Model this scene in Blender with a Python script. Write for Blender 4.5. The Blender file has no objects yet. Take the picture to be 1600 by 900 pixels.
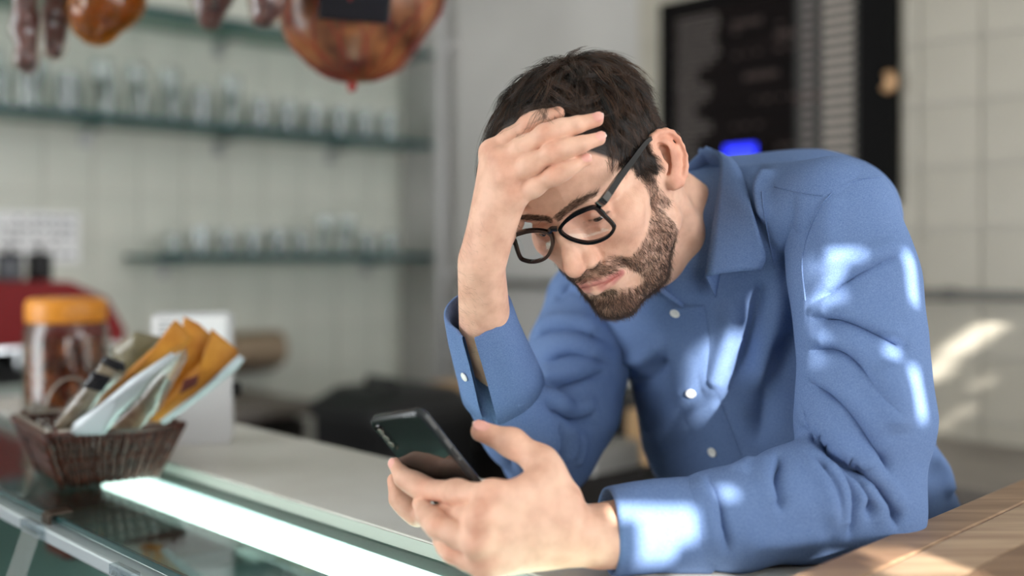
import bpy, bmesh, math, random
import numpy as np
from mathutils import Vector, Matrix
from mathutils.bvhtree import BVHTree

# ------------------------------------------------------------------ camera, world, lights, exposure
SC = bpy.context.scene
COL = SC.collection
FPX, HOR, CAMZ = 1700.0, 400.0, 1.335          # focal length in pixels (1600 wide), horizon row, camera height

cam_d = bpy.data.cameras.new('camera')
cam_d.sensor_width = 36.0
cam_d.lens = FPX / 1600.0 * 36.0
cam_d.shift_y = -(450.0 - HOR) / 1600.0
cam_d.clip_start = 0.02
cam_d.dof.use_dof = True
cam_d.dof.focus_distance = 1.06
cam_d.dof.aperture_fstop = 1.6
cam = bpy.data.objects.new('camera', cam_d)
COL.objects.link(cam)
cam.location = (0, 0, CAMZ)
cam.rotation_euler = (math.radians(90), 0, 0)
SC.camera = cam

world = bpy.data.worlds.new('World')
SC.world = world
world.use_nodes = True
wn = world.node_tree.nodes['Background']
wn.inputs[0].default_value = (0.93, 0.97, 1.0, 1)
wn.inputs[1].default_value = 5.0

SUN_DIR = Vector((-0.30, 0.87, -0.355)).normalized()      # the way the sunlight travels
sun_d = bpy.data.lights.new('sun', 'SUN')
sun_d.energy = 17.0
sun_d.angle = math.radians(0.35)
sun_d.color = (1.0, 0.96, 0.9)
sun = bpy.data.objects.new('sun', sun_d)
COL.objects.link(sun)
sun.rotation_euler = SUN_DIR.to_track_quat('-Z', 'Y').to_euler()
sun.location = (2, -4, 5)

SC.view_settings.view_transform = 'Standard'
SC.view_settings.look = 'None'
SC.view_settings.gamma = 1.0
SC.view_settings.use_curve_mapping = False
SC.view_settings.exposure = 0.38
random.seed(7)
RNG = np.random.default_rng(7)

def P(px, py, D):
    """world point that the camera sees at pixel (px, py), D metres away along the view axis"""
    return Vector(((px - 800.0) / FPX * D, D, CAMZ + (HOR - py) / FPX * D))

def PN(px, py, D):
    return np.array(P(px, py, D))

def to_px(v):
    v = np.asarray(v, float)
    return np.stack([800 + FPX * v[..., 0] / v[..., 1], HOR - FPX * (v[..., 2] - CAMZ) / v[..., 1]], -1)

# axes of the counter: D1 runs along it (away, to the left), D2 across it towards the man
D1 = Vector((-0.680, 0.733, 0.0)).normalized()
D2 = Vector((0.733, 0.680, 0.0)).normalized()
UP = Vector((0, 0, 1))

def CU(u, v, z):
    return D1 * u + D2 * v + UP * z
# ------------------------------------------------------------------ scene helpers
def tag(o, label=None, cat=None, group=None, kind=None):
    if label: o['label'] = label
    if cat: o['category'] = cat
    if group: o['group'] = group
    if kind: o['kind'] = kind
    return o

def link(name, me, mat=None, parent=None):
    o = bpy.data.objects.new(name, me)
    COL.objects.link(o)
    if mat is not None:
        for m in (mat if isinstance(mat, (list, tuple)) else [mat]):
            o.data.materials.append(m)
    if parent is not None:
        o.parent = parent
        o.matrix_parent_inverse = world_m(parent).inverted()
    return o

def world_m(o):
    m = Matrix.LocRotScale(o.location, o.rotation_euler, o.scale)
    if o.parent is not None:
        return world_m(o.parent) @ o.matrix_parent_inverse @ m
    return m

def empty(name, loc, label, cat, group=None, rz=0.0):
    o = bpy.data.objects.new(name, None)
    COL.objects.link(o)
    o.location = loc
    o.rotation_euler = (0, 0, rz)
    o.empty_display_size = 0.05
    return tag(o, label, cat, group)

def mesh_from(name, V, F, smooth=True):
    me = bpy.data.meshes.new(name)
    me.from_pydata([tuple(v) for v in V], [], [tuple(int(i) for i in f) for f in F])
    if smooth:
        me.polygons.foreach_set('use_smooth', np.ones(len(me.polygons), bool))
    me.update()
    return me

def mesh_np(name, V, Q, smooth=True):
    """fast mesh from numpy: Q is (n,4) quads or (n,3) triangles"""
    me = bpy.data.meshes.new(name)
    n, k = Q.shape
    me.vertices.add(len(V))
    me.vertices.foreach_set('co', np.ascontiguousarray(V, np.float32).ravel())
    me.loops.add(n * k)
    me.loops.foreach_set('vertex_index', np.ascontiguousarray(Q, np.int32).ravel())
    me.polygons.add(n)
    me.polygons.foreach_set('loop_start', np.arange(n, dtype=np.int32) * k)
    me.polygons.foreach_set('use_smooth', np.full(n, smooth))
    me.update(calc_edges=True)
    return me

class MB:
    """collects shapes into one mesh"""
    def __init__(s): s.V, s.F, s.M, s.mi = [], [], [], 0
    def _add(s, V, F):
        b = len(s.V)
        s.V += [tuple(v) for v in V]
        for f in F:
            s.F.append(tuple(b + i for i in f)); s.M.append(s.mi)
    def box(s, c, size, ax=None, bev=0.0):
        ax = ax or (Vector((1, 0, 0)), Vector((0, 1, 0)), Vector((0, 0, 1)))
        c = Vector(c); bm = bmesh.new()
        bmesh.ops.create_cube(bm, size=1.0)
        for v in bm.verts: v.co = Vector((v.co.x * size[0], v.co.y * size[1], v.co.z * size[2]))
        if bev > 0:
            bmesh.ops.bevel(bm, geom=bm.edges[:] , offset=bev, segments=2, affect='EDGES', profile=0.5)
        bm.verts.ensure_lookup_table()
        V = [c + ax[0] * v.co.x + ax[1] * v.co.y + ax[2] * v.co.z for v in bm.verts]
        F = [[v.index for v in f.verts] for f in bm.faces]
        bm.free(); s._add(V, F); return s
    def tube(s, pts, r, n=8, cap=True, closed=False):
        pts = [Vector(p) for p in pts]; m = len(pts)
        rs = r if isinstance(r, (list, tuple)) else [r] * m
        V, F = [], []
        t0 = (pts[1] - pts[0]).normalized()
        a = t0.orthogonal().normalized()
        for i, p in enumerate(pts):
            if closed: t = (pts[(i + 1) % m] - pts[i - 1]).normalized()
            elif i == 0: t = (pts[1] - pts[0]).normalized()
            elif i == m - 1: t = (pts[-1] - pts[-2]).normalized()
            else: t = (pts[i + 1] - pts[i - 1]).normalized()
            a = (a - t * a.dot(t))
            a = a.normalized() if a.length > 1e-6 else t.orthogonal().normalized()
            b = t.cross(a)
            for k in range(n):
                an = 2 * math.pi * k / n
                V.append(p + (a * math.cos(an) + b * math.sin(an)) * rs[i])
        last = m if closed else m - 1
        for i in range(last):
            j = (i + 1) % m
            for k in range(n):
                F.append((i * n + k, i * n + (k + 1) % n, j * n + (k + 1) % n, j * n + k))
        if cap and not closed:
            F.append(tuple(range(n - 1, -1, -1))); F.append(tuple((m - 1) * n + k for k in range(n)))
        s._add(V, F); return s
    def lathe(s, prof, c=(0, 0, 0), n=24, ax=None, close=False):
        """prof: list of (r, z)"""
        c = Vector(c); ax = ax or (Vector((1, 0, 0)), Vector((0, 1, 0)), Vector((0, 0, 1)))
        V, F = [], []
        for r, z in prof:
            for k in range(n):
                an = 2 * math.pi * k / n
                V.append(c + ax[0] * (r * math.cos(an)) + ax[1] * (r * math.sin(an)) + ax[2] * z)
        m = len(prof)
        for i in range(m if close else m - 1):
            j = (i + 1) % m
            for k in range(n):
                F.append((i * n + k, i * n + (k + 1) % n, j * n + (k + 1) % n, j * n + k))
        s._add(V, F); return s
    def prism(s, outline, thick, o, ax):
        """outline: 2-D points in the plane ax[0], ax[1] about o; extruded along ax[2]"""
        o = Vector(o); n = len(outline)
        V = [o + ax[0] * p[0] + ax[1] * p[1] - ax[2] * (thick / 2) for p in outline]
        V += [o + ax[0] * p[0] + ax[1] * p[1] + ax[2] * (thick / 2) for p in outline]
        F = [tuple(range(n - 1, -1, -1)), tuple(range(n, 2 * n))]
        F += [(i, (i + 1) % n, n + (i + 1) % n, n + i) for i in range(n)]
        s._add(V, F); return s
    def sheet(s, rows, thick=0.0):
        """rows: list of equal-length point lists; optional thickness along the mean normal"""
        R = [[Vector(p) for p in r] for r in rows]; m, n = len(R), len(R[0])
        def nrm(i, j):
            a = R[min(i + 1, m - 1)][j] - R[max(i - 1, 0)][j]
            b = R[i][min(j + 1, n - 1)] - R[i][max(j - 1, 0)]
            c = a.cross(b)
            return c.normalized() if c.length > 1e-12 else Vector((0, 0, 1))
        V = [R[i][j] for i in range(m) for j in range(n)]
        F = [(i * n + j, i * n + j + 1, (i + 1) * n + j + 1, (i + 1) * n + j) for i in range(m - 1) for j in range(n - 1)]
        if thick:
            b = len(V)
            V += [R[i][j] + nrm(i, j) * thick for i in range(m) for j in range(n)]
            F += [tuple(b + k for k in reversed(f)) for f in F]
            ring = [j for j in range(n)] + [i * n + n - 1 for i in range(1, m)] + [(m - 1) * n + j for j in range(n - 2, -1, -1)] + [i * n for i in range(m - 2, 0, -1)]
            F += [(ring[k], b + ring[k], b + ring[(k + 1) % len(ring)], ring[(k + 1) % len(ring)]) for k in range(len(ring))]
        s._add(V, F); return s
    def build(s, name, mat, parent=None, smooth=False, label=None, kind=None, angle=None):
        me = mesh_from(name, s.V, s.F, smooth)
        if any(s.M): me.polygons.foreach_set('material_index', s.M)
        bm = bmesh.new(); bm.from_mesh(me)
        bmesh.ops.recalc_face_normals(bm, faces=bm.faces[:])
        bm.to_mesh(me); bm.free()
        if angle: me.set_sharp_from_angle(angle=math.radians(angle))
        o = link(name, me, mat, parent)
        tag(o, label, None, None, kind)
        return o

def copy_tree(o, loc=None, rz=None, parent=None):
    c = o.copy(); COL.objects.link(c)
    if parent is not None: c.parent = parent
    if loc is not None: c.location = loc
    if rz is not None: c.rotation_euler = (0, 0, rz)
    for ch in [x for x in bpy.data.objects if x.parent == o]:
        copy_tree(ch, parent=c)
    return c

def rrect(w, h, r, n=6):
    pts = []
    for cx, cy, a0 in ((w / 2 - r, h / 2 - r, 0), (-w / 2 + r, h / 2 - r, 90), (-w / 2 + r, -h / 2 + r, 180), (w / 2 - r, -h / 2 + r, 270)):
        for k in range(n + 1):
            a = math.radians(a0 + 90 * k / n)
            pts.append((cx + r * math.cos(a), cy + r * math.sin(a)))
    return pts

def spline(pts, n):
    """Catmull-Rom through pts, n samples"""
    Q = np.array(pts, float); Q = np.vstack([2 * Q[0] - Q[1], Q, 2 * Q[-1] - Q[-2]])
    t = np.linspace(0, len(pts) - 1 - 1e-9, n); i = t.astype(int); f = (t - i)[:, None]
    a, b, c, d = Q[i], Q[i + 1], Q[i + 2], Q[i + 3]
    return 0.5 * (2 * b + (c - a) * f + (2 * a - 5 * b + 4 * c - d) * f ** 2 + (3 * b - a - 3 * c + d) * f ** 3)

# ------------------------------------------------------------------ materials
def lin(h):
    """sRGB 0-255 triple -> linear rgba"""
    return tuple((c / 255 / 12.92) if c / 255 <= 0.04045 else ((c / 255 + 0.055) / 1.055) ** 2.4 for c in h) + (1,)

def mat(name, rgb, rough=0.5, metal=0.0, spec=0.5, bump=None, var=None, trans=0.0, ior=1.45, emit=None, alpha=None, coat=0.0, sss=0.0, sheen=0.0):
    m = bpy.data.materials.new(name); m.use_nodes = True
    nt = m.node_tree; b = nt.nodes['Principled BSDF']
    b.inputs['Base Color'].default_value = lin(rgb)
    b.inputs['Roughness'].default_value = rough
    b.inputs['Metallic'].default_value = metal
    b.inputs['Specular IOR Level'].default_value = spec
    b.inputs['Transmission Weight'].default_value = trans
    b.inputs['IOR'].default_value = ior
    b.inputs['Coat Weight'].default_value = coat
    b.inputs['Subsurface Weight'].default_value = sss
    b.inputs['Sheen Weight'].default_value = sheen
    if emit:
        b.inputs['Emission Color'].default_value = lin(emit[0]); b.inputs['Emission Strength'].default_value = emit[1]
    if alpha is not None: b.inputs['Alpha'].default_value = alpha
    if var or bump:
        tc = nt.nodes.new('ShaderNodeTexCoord')
        nz = nt.nodes.new('ShaderNodeTexNoise'); nz.inputs['Detail'].default_value = 6
        sc = (var or bump)[1]
        mp = nt.nodes.new('ShaderNodeMapping')
        mp.inputs['Scale'].default_value = sc if isinstance(sc, tuple) else (sc, sc, sc)
        nz.inputs['Scale'].default_value = 1.0
        nt.links.new(tc.outputs['Object'], mp.inputs[0]); nt.links.new(mp.outputs[0], nz.inputs['Vector'])
        if var:
            cr = nt.nodes.new('ShaderNodeValToRGB')
            cr.color_ramp.elements[0].color = lin(var[0]); cr.color_ramp.elements[1].color = lin(rgb)
            cr.color_ramp.elements[0].position = 0.35; cr.color_ramp.elements[1].position = 0.65
            nt.links.new(nz.outputs['Fac'], cr.inputs[0]); nt.links.new(cr.outputs[0], b.inputs['Base Color'])
        if bump:
            bp = nt.nodes.new('ShaderNodeBump'); bp.inputs['Strength'].default_value = bump[0]; bp.inputs['Distance'].default_value = 0.002
            nt.links.new(nz.outputs['Fac'], bp.inputs['Height']); nt.links.new(bp.outputs[0], b.inputs['Normal'])
    return m

def thin_glass(name, tint=(245, 250, 248), refl=1.0, rough=0.0, base=0.0, milky=None):
    """a thin pane or film: see-through with Fresnel reflection; milky=(rgb, weight) adds a diffuse veil"""
    m = bpy.data.materials.new(name); m.use_nodes = True
    nt = m.node_tree; nt.nodes.remove(nt.nodes['Principled BSDF'])
    out = nt.nodes['Material Output']
    tr = nt.nodes.new('ShaderNodeBsdfTransparent'); tr.inputs[0].default_value = lin(tint)
    gl = nt.nodes.new('ShaderNodeBsdfGlossy'); gl.inputs['Roughness'].default_value = rough
    fr = nt.nodes.new('ShaderNodeFresnel')
    ge = nt.nodes.new('ShaderNodeNewGeometry'); io = nt.nodes.new('ShaderNodeMapRange')     # both faces of the pane reflect alike
    io.inputs['To Min'].default_value = 1.5; io.inputs['To Max'].default_value = 1 / 1.5
    nt.links.new(ge.outputs['Backfacing'], io.inputs[0]); nt.links.new(io.outputs[0], fr.inputs[0])
    ma = nt.nodes.new('ShaderNodeMath'); ma.operation = 'MULTIPLY_ADD'
    ma.inputs[1].default_value = refl; ma.inputs[2].default_value = base; ma.use_clamp = True
    mx = nt.nodes.new('ShaderNodeMixShader')
    nt.links.new(fr.outputs[0], ma.inputs[0]); nt.links.new(ma.outputs[0], mx.inputs[0])
    body = tr.outputs[0]
    if milky:
        df = nt.nodes.new('ShaderNodeBsdfDiffuse'); df.inputs[0].default_value = lin(milky[0])
        m2 = nt.nodes.new('ShaderNodeMixShader'); m2.inputs[0].default_value = milky[1]
        nt.links.new(tr.outputs[0], m2.inputs[1]); nt.links.new(df.outputs[0], m2.inputs[2]); body = m2.outputs[0]
    nt.links.new(body, mx.inputs[1]); nt.links.new(gl.outputs[0], mx.inputs[2]); nt.links.new(mx.outputs[0], out.inputs[0])
    return m

# ------------------------------------------------------------------ implicit surfaces (smooth unions of limbs), meshed with surface nets
class Vol:
    def __init__(s, lo, hi, h):
        s.lo = np.array(lo, float); s.h = h
        n = np.ceil((np.array(hi) - s.lo) / h).astype(int) + 1
        s.ax = [(s.lo[i] + np.arange(n[i]) * h).astype(np.float32) for i in range(3)]
        s.F = np.full(n, 1e3, np.float32)
    def _sl(s, lo, hi, pad):
        sl = []
        for i in range(3):
            a = int(np.searchsorted(s.ax[i], lo[i] - pad)); b = int(np.searchsorted(s.ax[i], hi[i] + pad))
            if b <= a: return None
            sl.append(slice(a, b))
        return tuple(sl)
    def put(s, lo, hi, fn, k, mode):
        sl = s._sl(lo, hi, k + 3.5 * s.h + (0 if mode == 'sub' else 0.25 * float(np.max(np.array(hi) - np.array(lo))) * 0 ))
        if sl is None: return
        x = s.ax[0][sl[0]][:, None, None]; y = s.ax[1][sl[1]][None, :, None]; z = s.ax[2][sl[2]][None, None, :]
        d = fn(x, y, z).astype(np.float32); a = s.F[sl]
        if mode == 'sub': a, d = -a, d
        if k > 0:
            hh = np.clip(0.5 + 0.5 * (d - a) / k, 0, 1)
            r = d * (1 - hh) + a * hh - k * hh * (1 - hh)
        else: r = np.minimum(a, d)
        if mode == 'sub': r = -r
        s.F[sl] = r
    def cone(s, a, b, ra, rb, k=0.0, mode='add'):
        a = np.array(a, np.float32); b = np.array(b, np.float32); ab = b - a; L = float(ab @ ab) + 1e-20
        def fn(x, y, z):
            px, py, pz = x - a[0], y - a[1], z - a[2]
            t = np.clip((px * ab[0] + py * ab[1] + pz * ab[2]) / L, 0, 1)
            return np.sqrt((px - t * ab[0]) ** 2 + (py - t * ab[1]) ** 2 + (pz - t * ab[2]) ** 2) - (ra + (rb - ra) * t)
        R = max(ra, rb)
        s.put(np.minimum(a, b) - R, np.maximum(a, b) + R, fn, k, mode); return s
    def chain(s, pts, rs, k=0.0, mode='add'):
        for i in range(len(pts) - 1): s.cone(pts[i], pts[i + 1], rs[i], rs[i + 1], k, mode)
        return s
    def ell(s, c, r, k=0.0, mode='add', ax=None):
        c = np.array(c, np.float32); r = np.array(r, np.float32)
        M = np.eye(3, dtype=np.float32) if ax is None else np.array(ax, np.float32)      # rows = axes
        def fn(x, y, z):
            px, py, pz = x - c[0], y - c[1], z - c[2]
            q = [(px * M[i, 0] + py * M[i, 1] + pz * M[i, 2]) / r[i] for i in range(3)]
            k0 = np.sqrt(q[0] ** 2 + q[1] ** 2 + q[2] ** 2)
            k1 = np.sqrt((q[0] / r[0]) ** 2 + (q[1] / r[1]) ** 2 + (q[2] / r[2]) ** 2)
            return k0 * (k0 - 1) / np.maximum(k1, 1e-6)
        ext = np.sqrt(((M * r[:, None]) ** 2).sum(0))
        s.put(c - ext, c + ext, fn, k, mode); return s
    def box(s, c, hs, rr, k=0.0, mode='add', ax=None):
        c = np.array(c, np.float32); hs = np.array(hs, np.float32)
        M = np.eye(3, dtype=np.float32) if ax is None else np.array(ax, np.float32)
        def fn(x, y, z):
            px, py, pz = x - c[0], y - c[1], z - c[2]
            q = [np.abs(px * M[i, 0] + py * M[i, 1] + pz * M[i, 2]) - (hs[i] - rr) for i in range(3)]
            o = np.sqrt(sum(np.maximum(t, 0) ** 2 for t in q))
            return o + np.minimum(np.maximum(np.maximum(q[0], q[1]), q[2]), 0) - rr
        ext = (np.abs(M) * hs[:, None]).sum(0)
        s.put(c - ext, c + ext, fn, k, mode); return s
    def fn(s, f, lo, hi, k, mode='add'):
        s.put(np.array(lo, float), np.array(hi, float), f, k, mode); return s
    def mesh(s):
        F = s.F; S = F < 0; nx, ny, nz = F.shape
        c = np.zeros((nx - 1, ny - 1, nz - 1), np.uint8)
        for i in (0, 1):
            for j in (0, 1):
                for k in (0, 1): c += S[i:nx - 1 + i, j:ny - 1 + j, k:nz - 1 + k]
        act = (c > 0) & (c < 8)
        idx = np.argwhere(act); ID = np.full(act.shape, -1, np.int64); ID[act] = np.arange(len(idx))
        acc = np.zeros((len(idx), 3)); cnt = np.zeros(len(idx))
        for axis in range(3):
            o = [0, 1, 2]; o.remove(axis)
            for a in (0, 1):
                for b in (0, 1):
                    d0 = np.zeros(3, int); d0[o[0]] = a; d0[o[1]] = b; d1 = d0.copy(); d1[axis] = 1
                    p0 = idx + d0; p1 = idx + d1
                    f0 = F[p0[:, 0], p0[:, 1], p0[:, 2]].astype(float); f1 = F[p1[:, 0], p1[:, 1], p1[:, 2]].astype(float)
                    m = (f0 < 0) != (f1 < 0)
                    t = np.where(m, f0 / np.where(m, f0 - f1, 1), 0)
                    pt = d0 + np.zeros((len(idx), 3)); pt[:, axis] = t
                    acc[m] += pt[m]; cnt[m] += 1
        V = (idx + acc / cnt[:, None]) * s.h + s.lo
        Qs = []
        for axis in range(3):
            o = [(axis + 1) % 3, (axis + 2) % 3]
            n = [nx, ny, nz]
            lo = [1, 1, 1]; lo[axis] = 0; hi = [n[0] - 1, n[1] - 1, n[2] - 1]
            A = S[lo[0]:hi[0], lo[1]:hi[1], lo[2]:hi[2]]
            sh = [0, 0, 0]; sh[axis] = 1
            B = S[lo[0] + sh[0]:hi[0] + sh[0], lo[1] + sh[1]:hi[1] + sh[1], lo[2] + sh[2]:hi[2] + sh[2]]
            for flip in (False, True):
                e = np.argwhere((A & ~B) if not flip else (~A & B)) + lo
                if not len(e): continue
                def cid(da, db):
                    q = e.copy(); q[:, o[0]] -= da; q[:, o[1]] -= db
                    return ID[q[:, 0], q[:, 1], q[:, 2]]
                q = np.stack([cid(1, 1), cid(0, 1), cid(0, 0), cid(1, 0)], 1)
                Qs.append(q[:, ::-1] if flip else q)
        Q = np.vstack(Qs); Q = Q[(Q >= 0).all(1)]
        return V, Q

def relax(V, Q, it=2, lam=0.5):
    E = np.vstack([Q[:, [0, 1]], Q[:, [1, 2]], Q[:, [2, 3]], Q[:, [3, 0]]]); E = np.vstack([E, E[:, ::-1]])
    n = len(V); deg = np.bincount(E[:, 0], minlength=n)[:, None]
    for step in range(it):
        for l in (lam, -lam * 1.04):
            S = np.stack([np.bincount(E[:, 0], V[E[:, 1], i], minlength=n) for i in range(3)], 1)
            V = V + l * (S / np.maximum(deg, 1) - V)
    return V

def vnormals(V, Q):
    n = np.cross(V[Q[:, 2]] - V[Q[:, 0]], V[Q[:, 3]] - V[Q[:, 1]]) if Q.shape[1] == 4 else np.cross(V[Q[:, 1]] - V[Q[:, 0]], V[Q[:, 2]] - V[Q[:, 0]])
    N = np.stack([sum(np.bincount(Q[:, c], n[:, i], minlength=len(V)) for c in range(Q.shape[1])) for i in range(3)], 1)
    return N / np.maximum(np.linalg.norm(N, axis=1, keepdims=True), 1e-12)

def inpoly(pts, poly):
    x, y = pts[:, 0], pts[:, 1]; r = np.zeros(len(pts), bool); n = len(poly)
    for i in range(n):
        x1, y1 = poly[i]; x2, y2 = poly[(i + 1) % n]
        c = ((y1 > y) != (y2 > y)) & (x < (x2 - x1) * (y - y1) / ((y2 - y1) if y2 != y1 else 1e-9) + x1)
        r ^= c
    return r

def seg_dist(V, a, b):
    a = np.array(a, float); b = np.array(b, float); ab = b - a
    t = np.clip(((V - a) @ ab) / (ab @ ab + 1e-20), 0, 1)
    return np.linalg.norm(V - a - t[:, None] * ab, axis=1), t

def poly_dist(V, pts):
    d = np.full(len(V), 1e9)
    for i in range(len(pts) - 1): d = np.minimum(d, seg_dist(V, pts[i], pts[i + 1])[0])
    return d
def px_plane(px, py, o, n):
    """pixel -> world point on the plane through o with normal n"""
    d = np.array([(px - 800.0) / FPX, 1.0, (HOR - py) / FPX]); c = np.array([0, 0, CAMZ])
    return c + d * (((np.asarray(o) - c) @ n) / (d @ n))
# ------------------------------------------------------------------ room shell
GZ, BZ = CAMZ - 0.300, CAMZ - 0.2835            # glass top of the case, top of the white worktop board
CEIL = 3.10
CN = Vector((-0.427, 4.20, 0.0))                # inner corner of the two walls
AW, BW = -D2, -D1                               # along the shelf wall (to the left), along the menu wall (to the right)
wall_paint = mat('wall_paint', (190, 187, 182), .7, var=((180, 177, 172), 3.0))
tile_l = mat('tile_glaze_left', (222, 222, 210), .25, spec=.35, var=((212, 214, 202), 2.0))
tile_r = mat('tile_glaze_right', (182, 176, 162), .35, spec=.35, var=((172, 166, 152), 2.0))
grout = mat('grout', (204, 202, 193), .9)
floor_m = mat('floor_stone', (120, 112, 104), .5, var=((96, 90, 84), 4.0))
ceil_m = mat('ceiling_white', (230, 230, 226), .8)

def struct(o): o['kind'] = 'structure'; return o
def wall(name, o, along, length, normal, mt, z0=0.0, z1=CEIL, thick=.10):
    mb = MB(); c = o + along * (length / 2) - normal * (thick / 2) + UP * ((z0 + z1) / 2)
    mb.box(c, (length, thick, z1 - z0), (along, normal, UP))
    return struct(mb.build(name, mt))
wl = wall('wall_left', CN - AW * .1, AW, 4.6, -D1, grout)
wr = wall('wall_right', CN - BW * .1, BW, 5.6, -D2, wall_paint)
fl = struct(MB().box((0.2, 1.2, -.05), (9, 9, .1)).build('floor', floor_m))
cl = struct(MB().box((0.2, 1.6, CEIL + .05), (7.4, 7.0, .1)).build('ceiling', ceil_m))

def tiles(wall_o, o, along, normal, t0, t1, z0, z1, w, h, mt, depth=.006, gap=.0035):
    mb = MB(); mb.box((0, 0, 0), (w - gap, depth, h - gap), (along, normal, UP), .0012)
    me = None; t = t0
    while t < t1:
        z = z0
        while z < z1:
            loc = o + along * (t + w / 2) + normal * (depth / 2 + .0002) + UP * (z + h / 2)
            if me is None:
                ob = mb.build('tile', mt, wall_o); me = ob.data
            else:
                ob = bpy.data.objects.new('tile', me); COL.objects.link(ob); ob.parent = wall_o
            ob.location = loc + normal * random.uniform(-.0004, .0004)
            z += h
        t += w
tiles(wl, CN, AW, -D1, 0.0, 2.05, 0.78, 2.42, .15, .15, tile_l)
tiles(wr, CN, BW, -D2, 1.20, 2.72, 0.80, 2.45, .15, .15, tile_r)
# rest of the tiled field beyond the frame, one sheet with the same finish
far_t = MB().box(CN + AW * 3.2 - D1 * .003 + UP * 1.6, (2.2, .006, 1.65), (AW, D1, UP)).build('tile_field', tile_l, wl); far_t['kind'] = 'stuff'

# vertical pipe near the corner, with brackets
pipe_m = mat('pipe_paint', (176, 174, 172), .45)
pp = CN + BW * .30 - D2 * .045
pb = empty('wall_pipe', pp, 'grey vertical pipe on the wall beside the glass shelves', 'pipe')
MB().tube([pp, pp + UP * CEIL], .022, 14).build('pipe', pipe_m, pb, smooth=True)
for z in (.5, 1.27, 2.1, 2.8):
    MB().box(pp + UP * z + D2 * .02, (.06, .05, .03), (BW, D2, UP), .004).build('bracket', pipe_m, pb)

# dark rail on the menu wall
rail_m = mat('rail_dark_steel', (92, 90, 86), .4, metal=.5)
ra0, ra1 = CN + BW * .42 - D2 * .055 + UP * (CAMZ - .090), CN + BW * 3.4 - D2 * .055 + UP * (CAMZ - .090)
rl = empty('wall_rail', ra0, 'dark steel rail running along the wall behind the man', 'rail')
MB().box((ra0 + ra1) / 2, ((ra1 - ra0).length, .02, .022), (BW, D2, UP), .003).build('bar', rail_m, rl)
for k in range(6):
    p = ra0 + (ra1 - ra0) * (.04 + k * .184)
    MB().box(p + D2 * .027, (.02, .05, .03), (BW, D2, UP), .003).build('bracket', rail_m, rl)

# gobo added unseen behind the camera: board with openings cut for the sun patches
gobo_m = mat('gobo_board', (150, 145, 138), .8)
SCR_Y = -1.60
HOLES = []          # polygons (x, z) in the plane of the gobo
def hole_from(px_poly, D=None, plane=None):
    poly = []
    for (x, y) in px_poly:
        p = P(x, y, D) if plane is None else Vector(px_plane(x, y, plane[0], plane[1]))
        s = (SCR_Y - p.y) / SUN_DIR.y
        q = p + SUN_DIR * s; poly.append((q.x, q.z))
    HOLES.append(poly)
hole_from([(1262, 478), (1300, 400), (1335, 355), (1352, 395), (1325, 440)], 1.02)
hole_from([(1384, 372), (1404, 368), (1432, 440), (1440, 500), (1420, 520), (1396, 440)], 1.05)
hole_from([(1366, 530), (1392, 545), (1434, 620), (1440, 690), (1420, 690), (1386, 610)], 1.02)
hole_from([(1098, 752), (1130, 738), (1168, 745), (1172, 775), (1130, 785)], .955)
hole_from([(972, 800), (1000, 772), (1060, 765), (1098, 790), (1094, 835), (1070, 872), (1030, 880), (985, 858)], .930)
hole_from([(1070, 560), (1138, 545), (1128, 610), (1085, 684)], 1.215)
hole_from([(1160, 480), (1178, 470), (1168, 560), (1150, 590)], 1.16)
hole_from([(1040, 882), (1190, 878), (1230, 896), (1100, 920), (1020, 912)], .96)
hole_from([(1330, 870), (1420, 855), (1500, 865), (1450, 915), (1340, 910)], .90)
WPL = (np.array(CN), np.array(D2))
hole_from([(1430, 600), (1440, 572), (1520, 500), (1590, 492), (1592, 506), (1545, 525), (1470, 590)], plane=WPL)
hole_from([(1495, 612), (1540, 582), (1562, 584), (1545, 606), (1505, 622)], plane=WPL)
hole_from([(1462, 668), (1490, 640), (1500, 645), (1480, 668)], plane=WPL)
def screen():
    x0, x1, z0, z1, c = .50, 2.9, 1.80, CEIL, .02
    nx, nz = int((x1 - x0) / c), int((z1 - z0) / c)
    gx, gz = np.meshgrid(x0 + (np.arange(nx) + .5) * c, z0 + (np.arange(nz) + .5) * c, indexing='ij')
    pts = np.stack([gx.ravel(), gz.ravel()], 1); open_ = np.zeros(len(pts), bool)
    for h in HOLES: open_ |= inpoly(pts, h)
    solid = ~open_.reshape(nx, nz)
    V, F = [], []
    for i in range(nx):                       # merge vertical runs of solid cells
        j = 0
        while j < nz:
            if solid[i, j]:
                k = j
                while k < nz and solid[i, k]: k += 1
                b = len(V); xa, xb, za, zb = x0 + i * c, x0 + (i + 1) * c, z0 + j * c, z0 + k * c
                for y in (SCR_Y - .01, SCR_Y + .01): V += [(xa, y, za), (xb, y, za), (xb, y, zb), (xa, y, zb)]
                F += [(b, b + 1, b + 2, b + 3), (b + 7, b + 6, b + 5, b + 4), (b, b + 4, b + 5, b + 1), (b + 3, b + 2, b + 6, b + 7)]
                j = k
            else: j += 1
    return struct(link('sun_gobo', mesh_from('sun_gobo', V, F, False), gobo_m))
screen()
back_m = mat('sky_block_brown', (112, 104, 96), .8)
bw_ = MB(); bw_.box((-1.75, SCR_Y, CEIL / 2), (4.5, .08, CEIL)); bw_.box((1.7, SCR_Y, .40), (2.4, .08, .80)); struct(bw_.build('sky_block_wall', back_m))  # wall and sill added out of view to block sky light, dark against bounce
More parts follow.
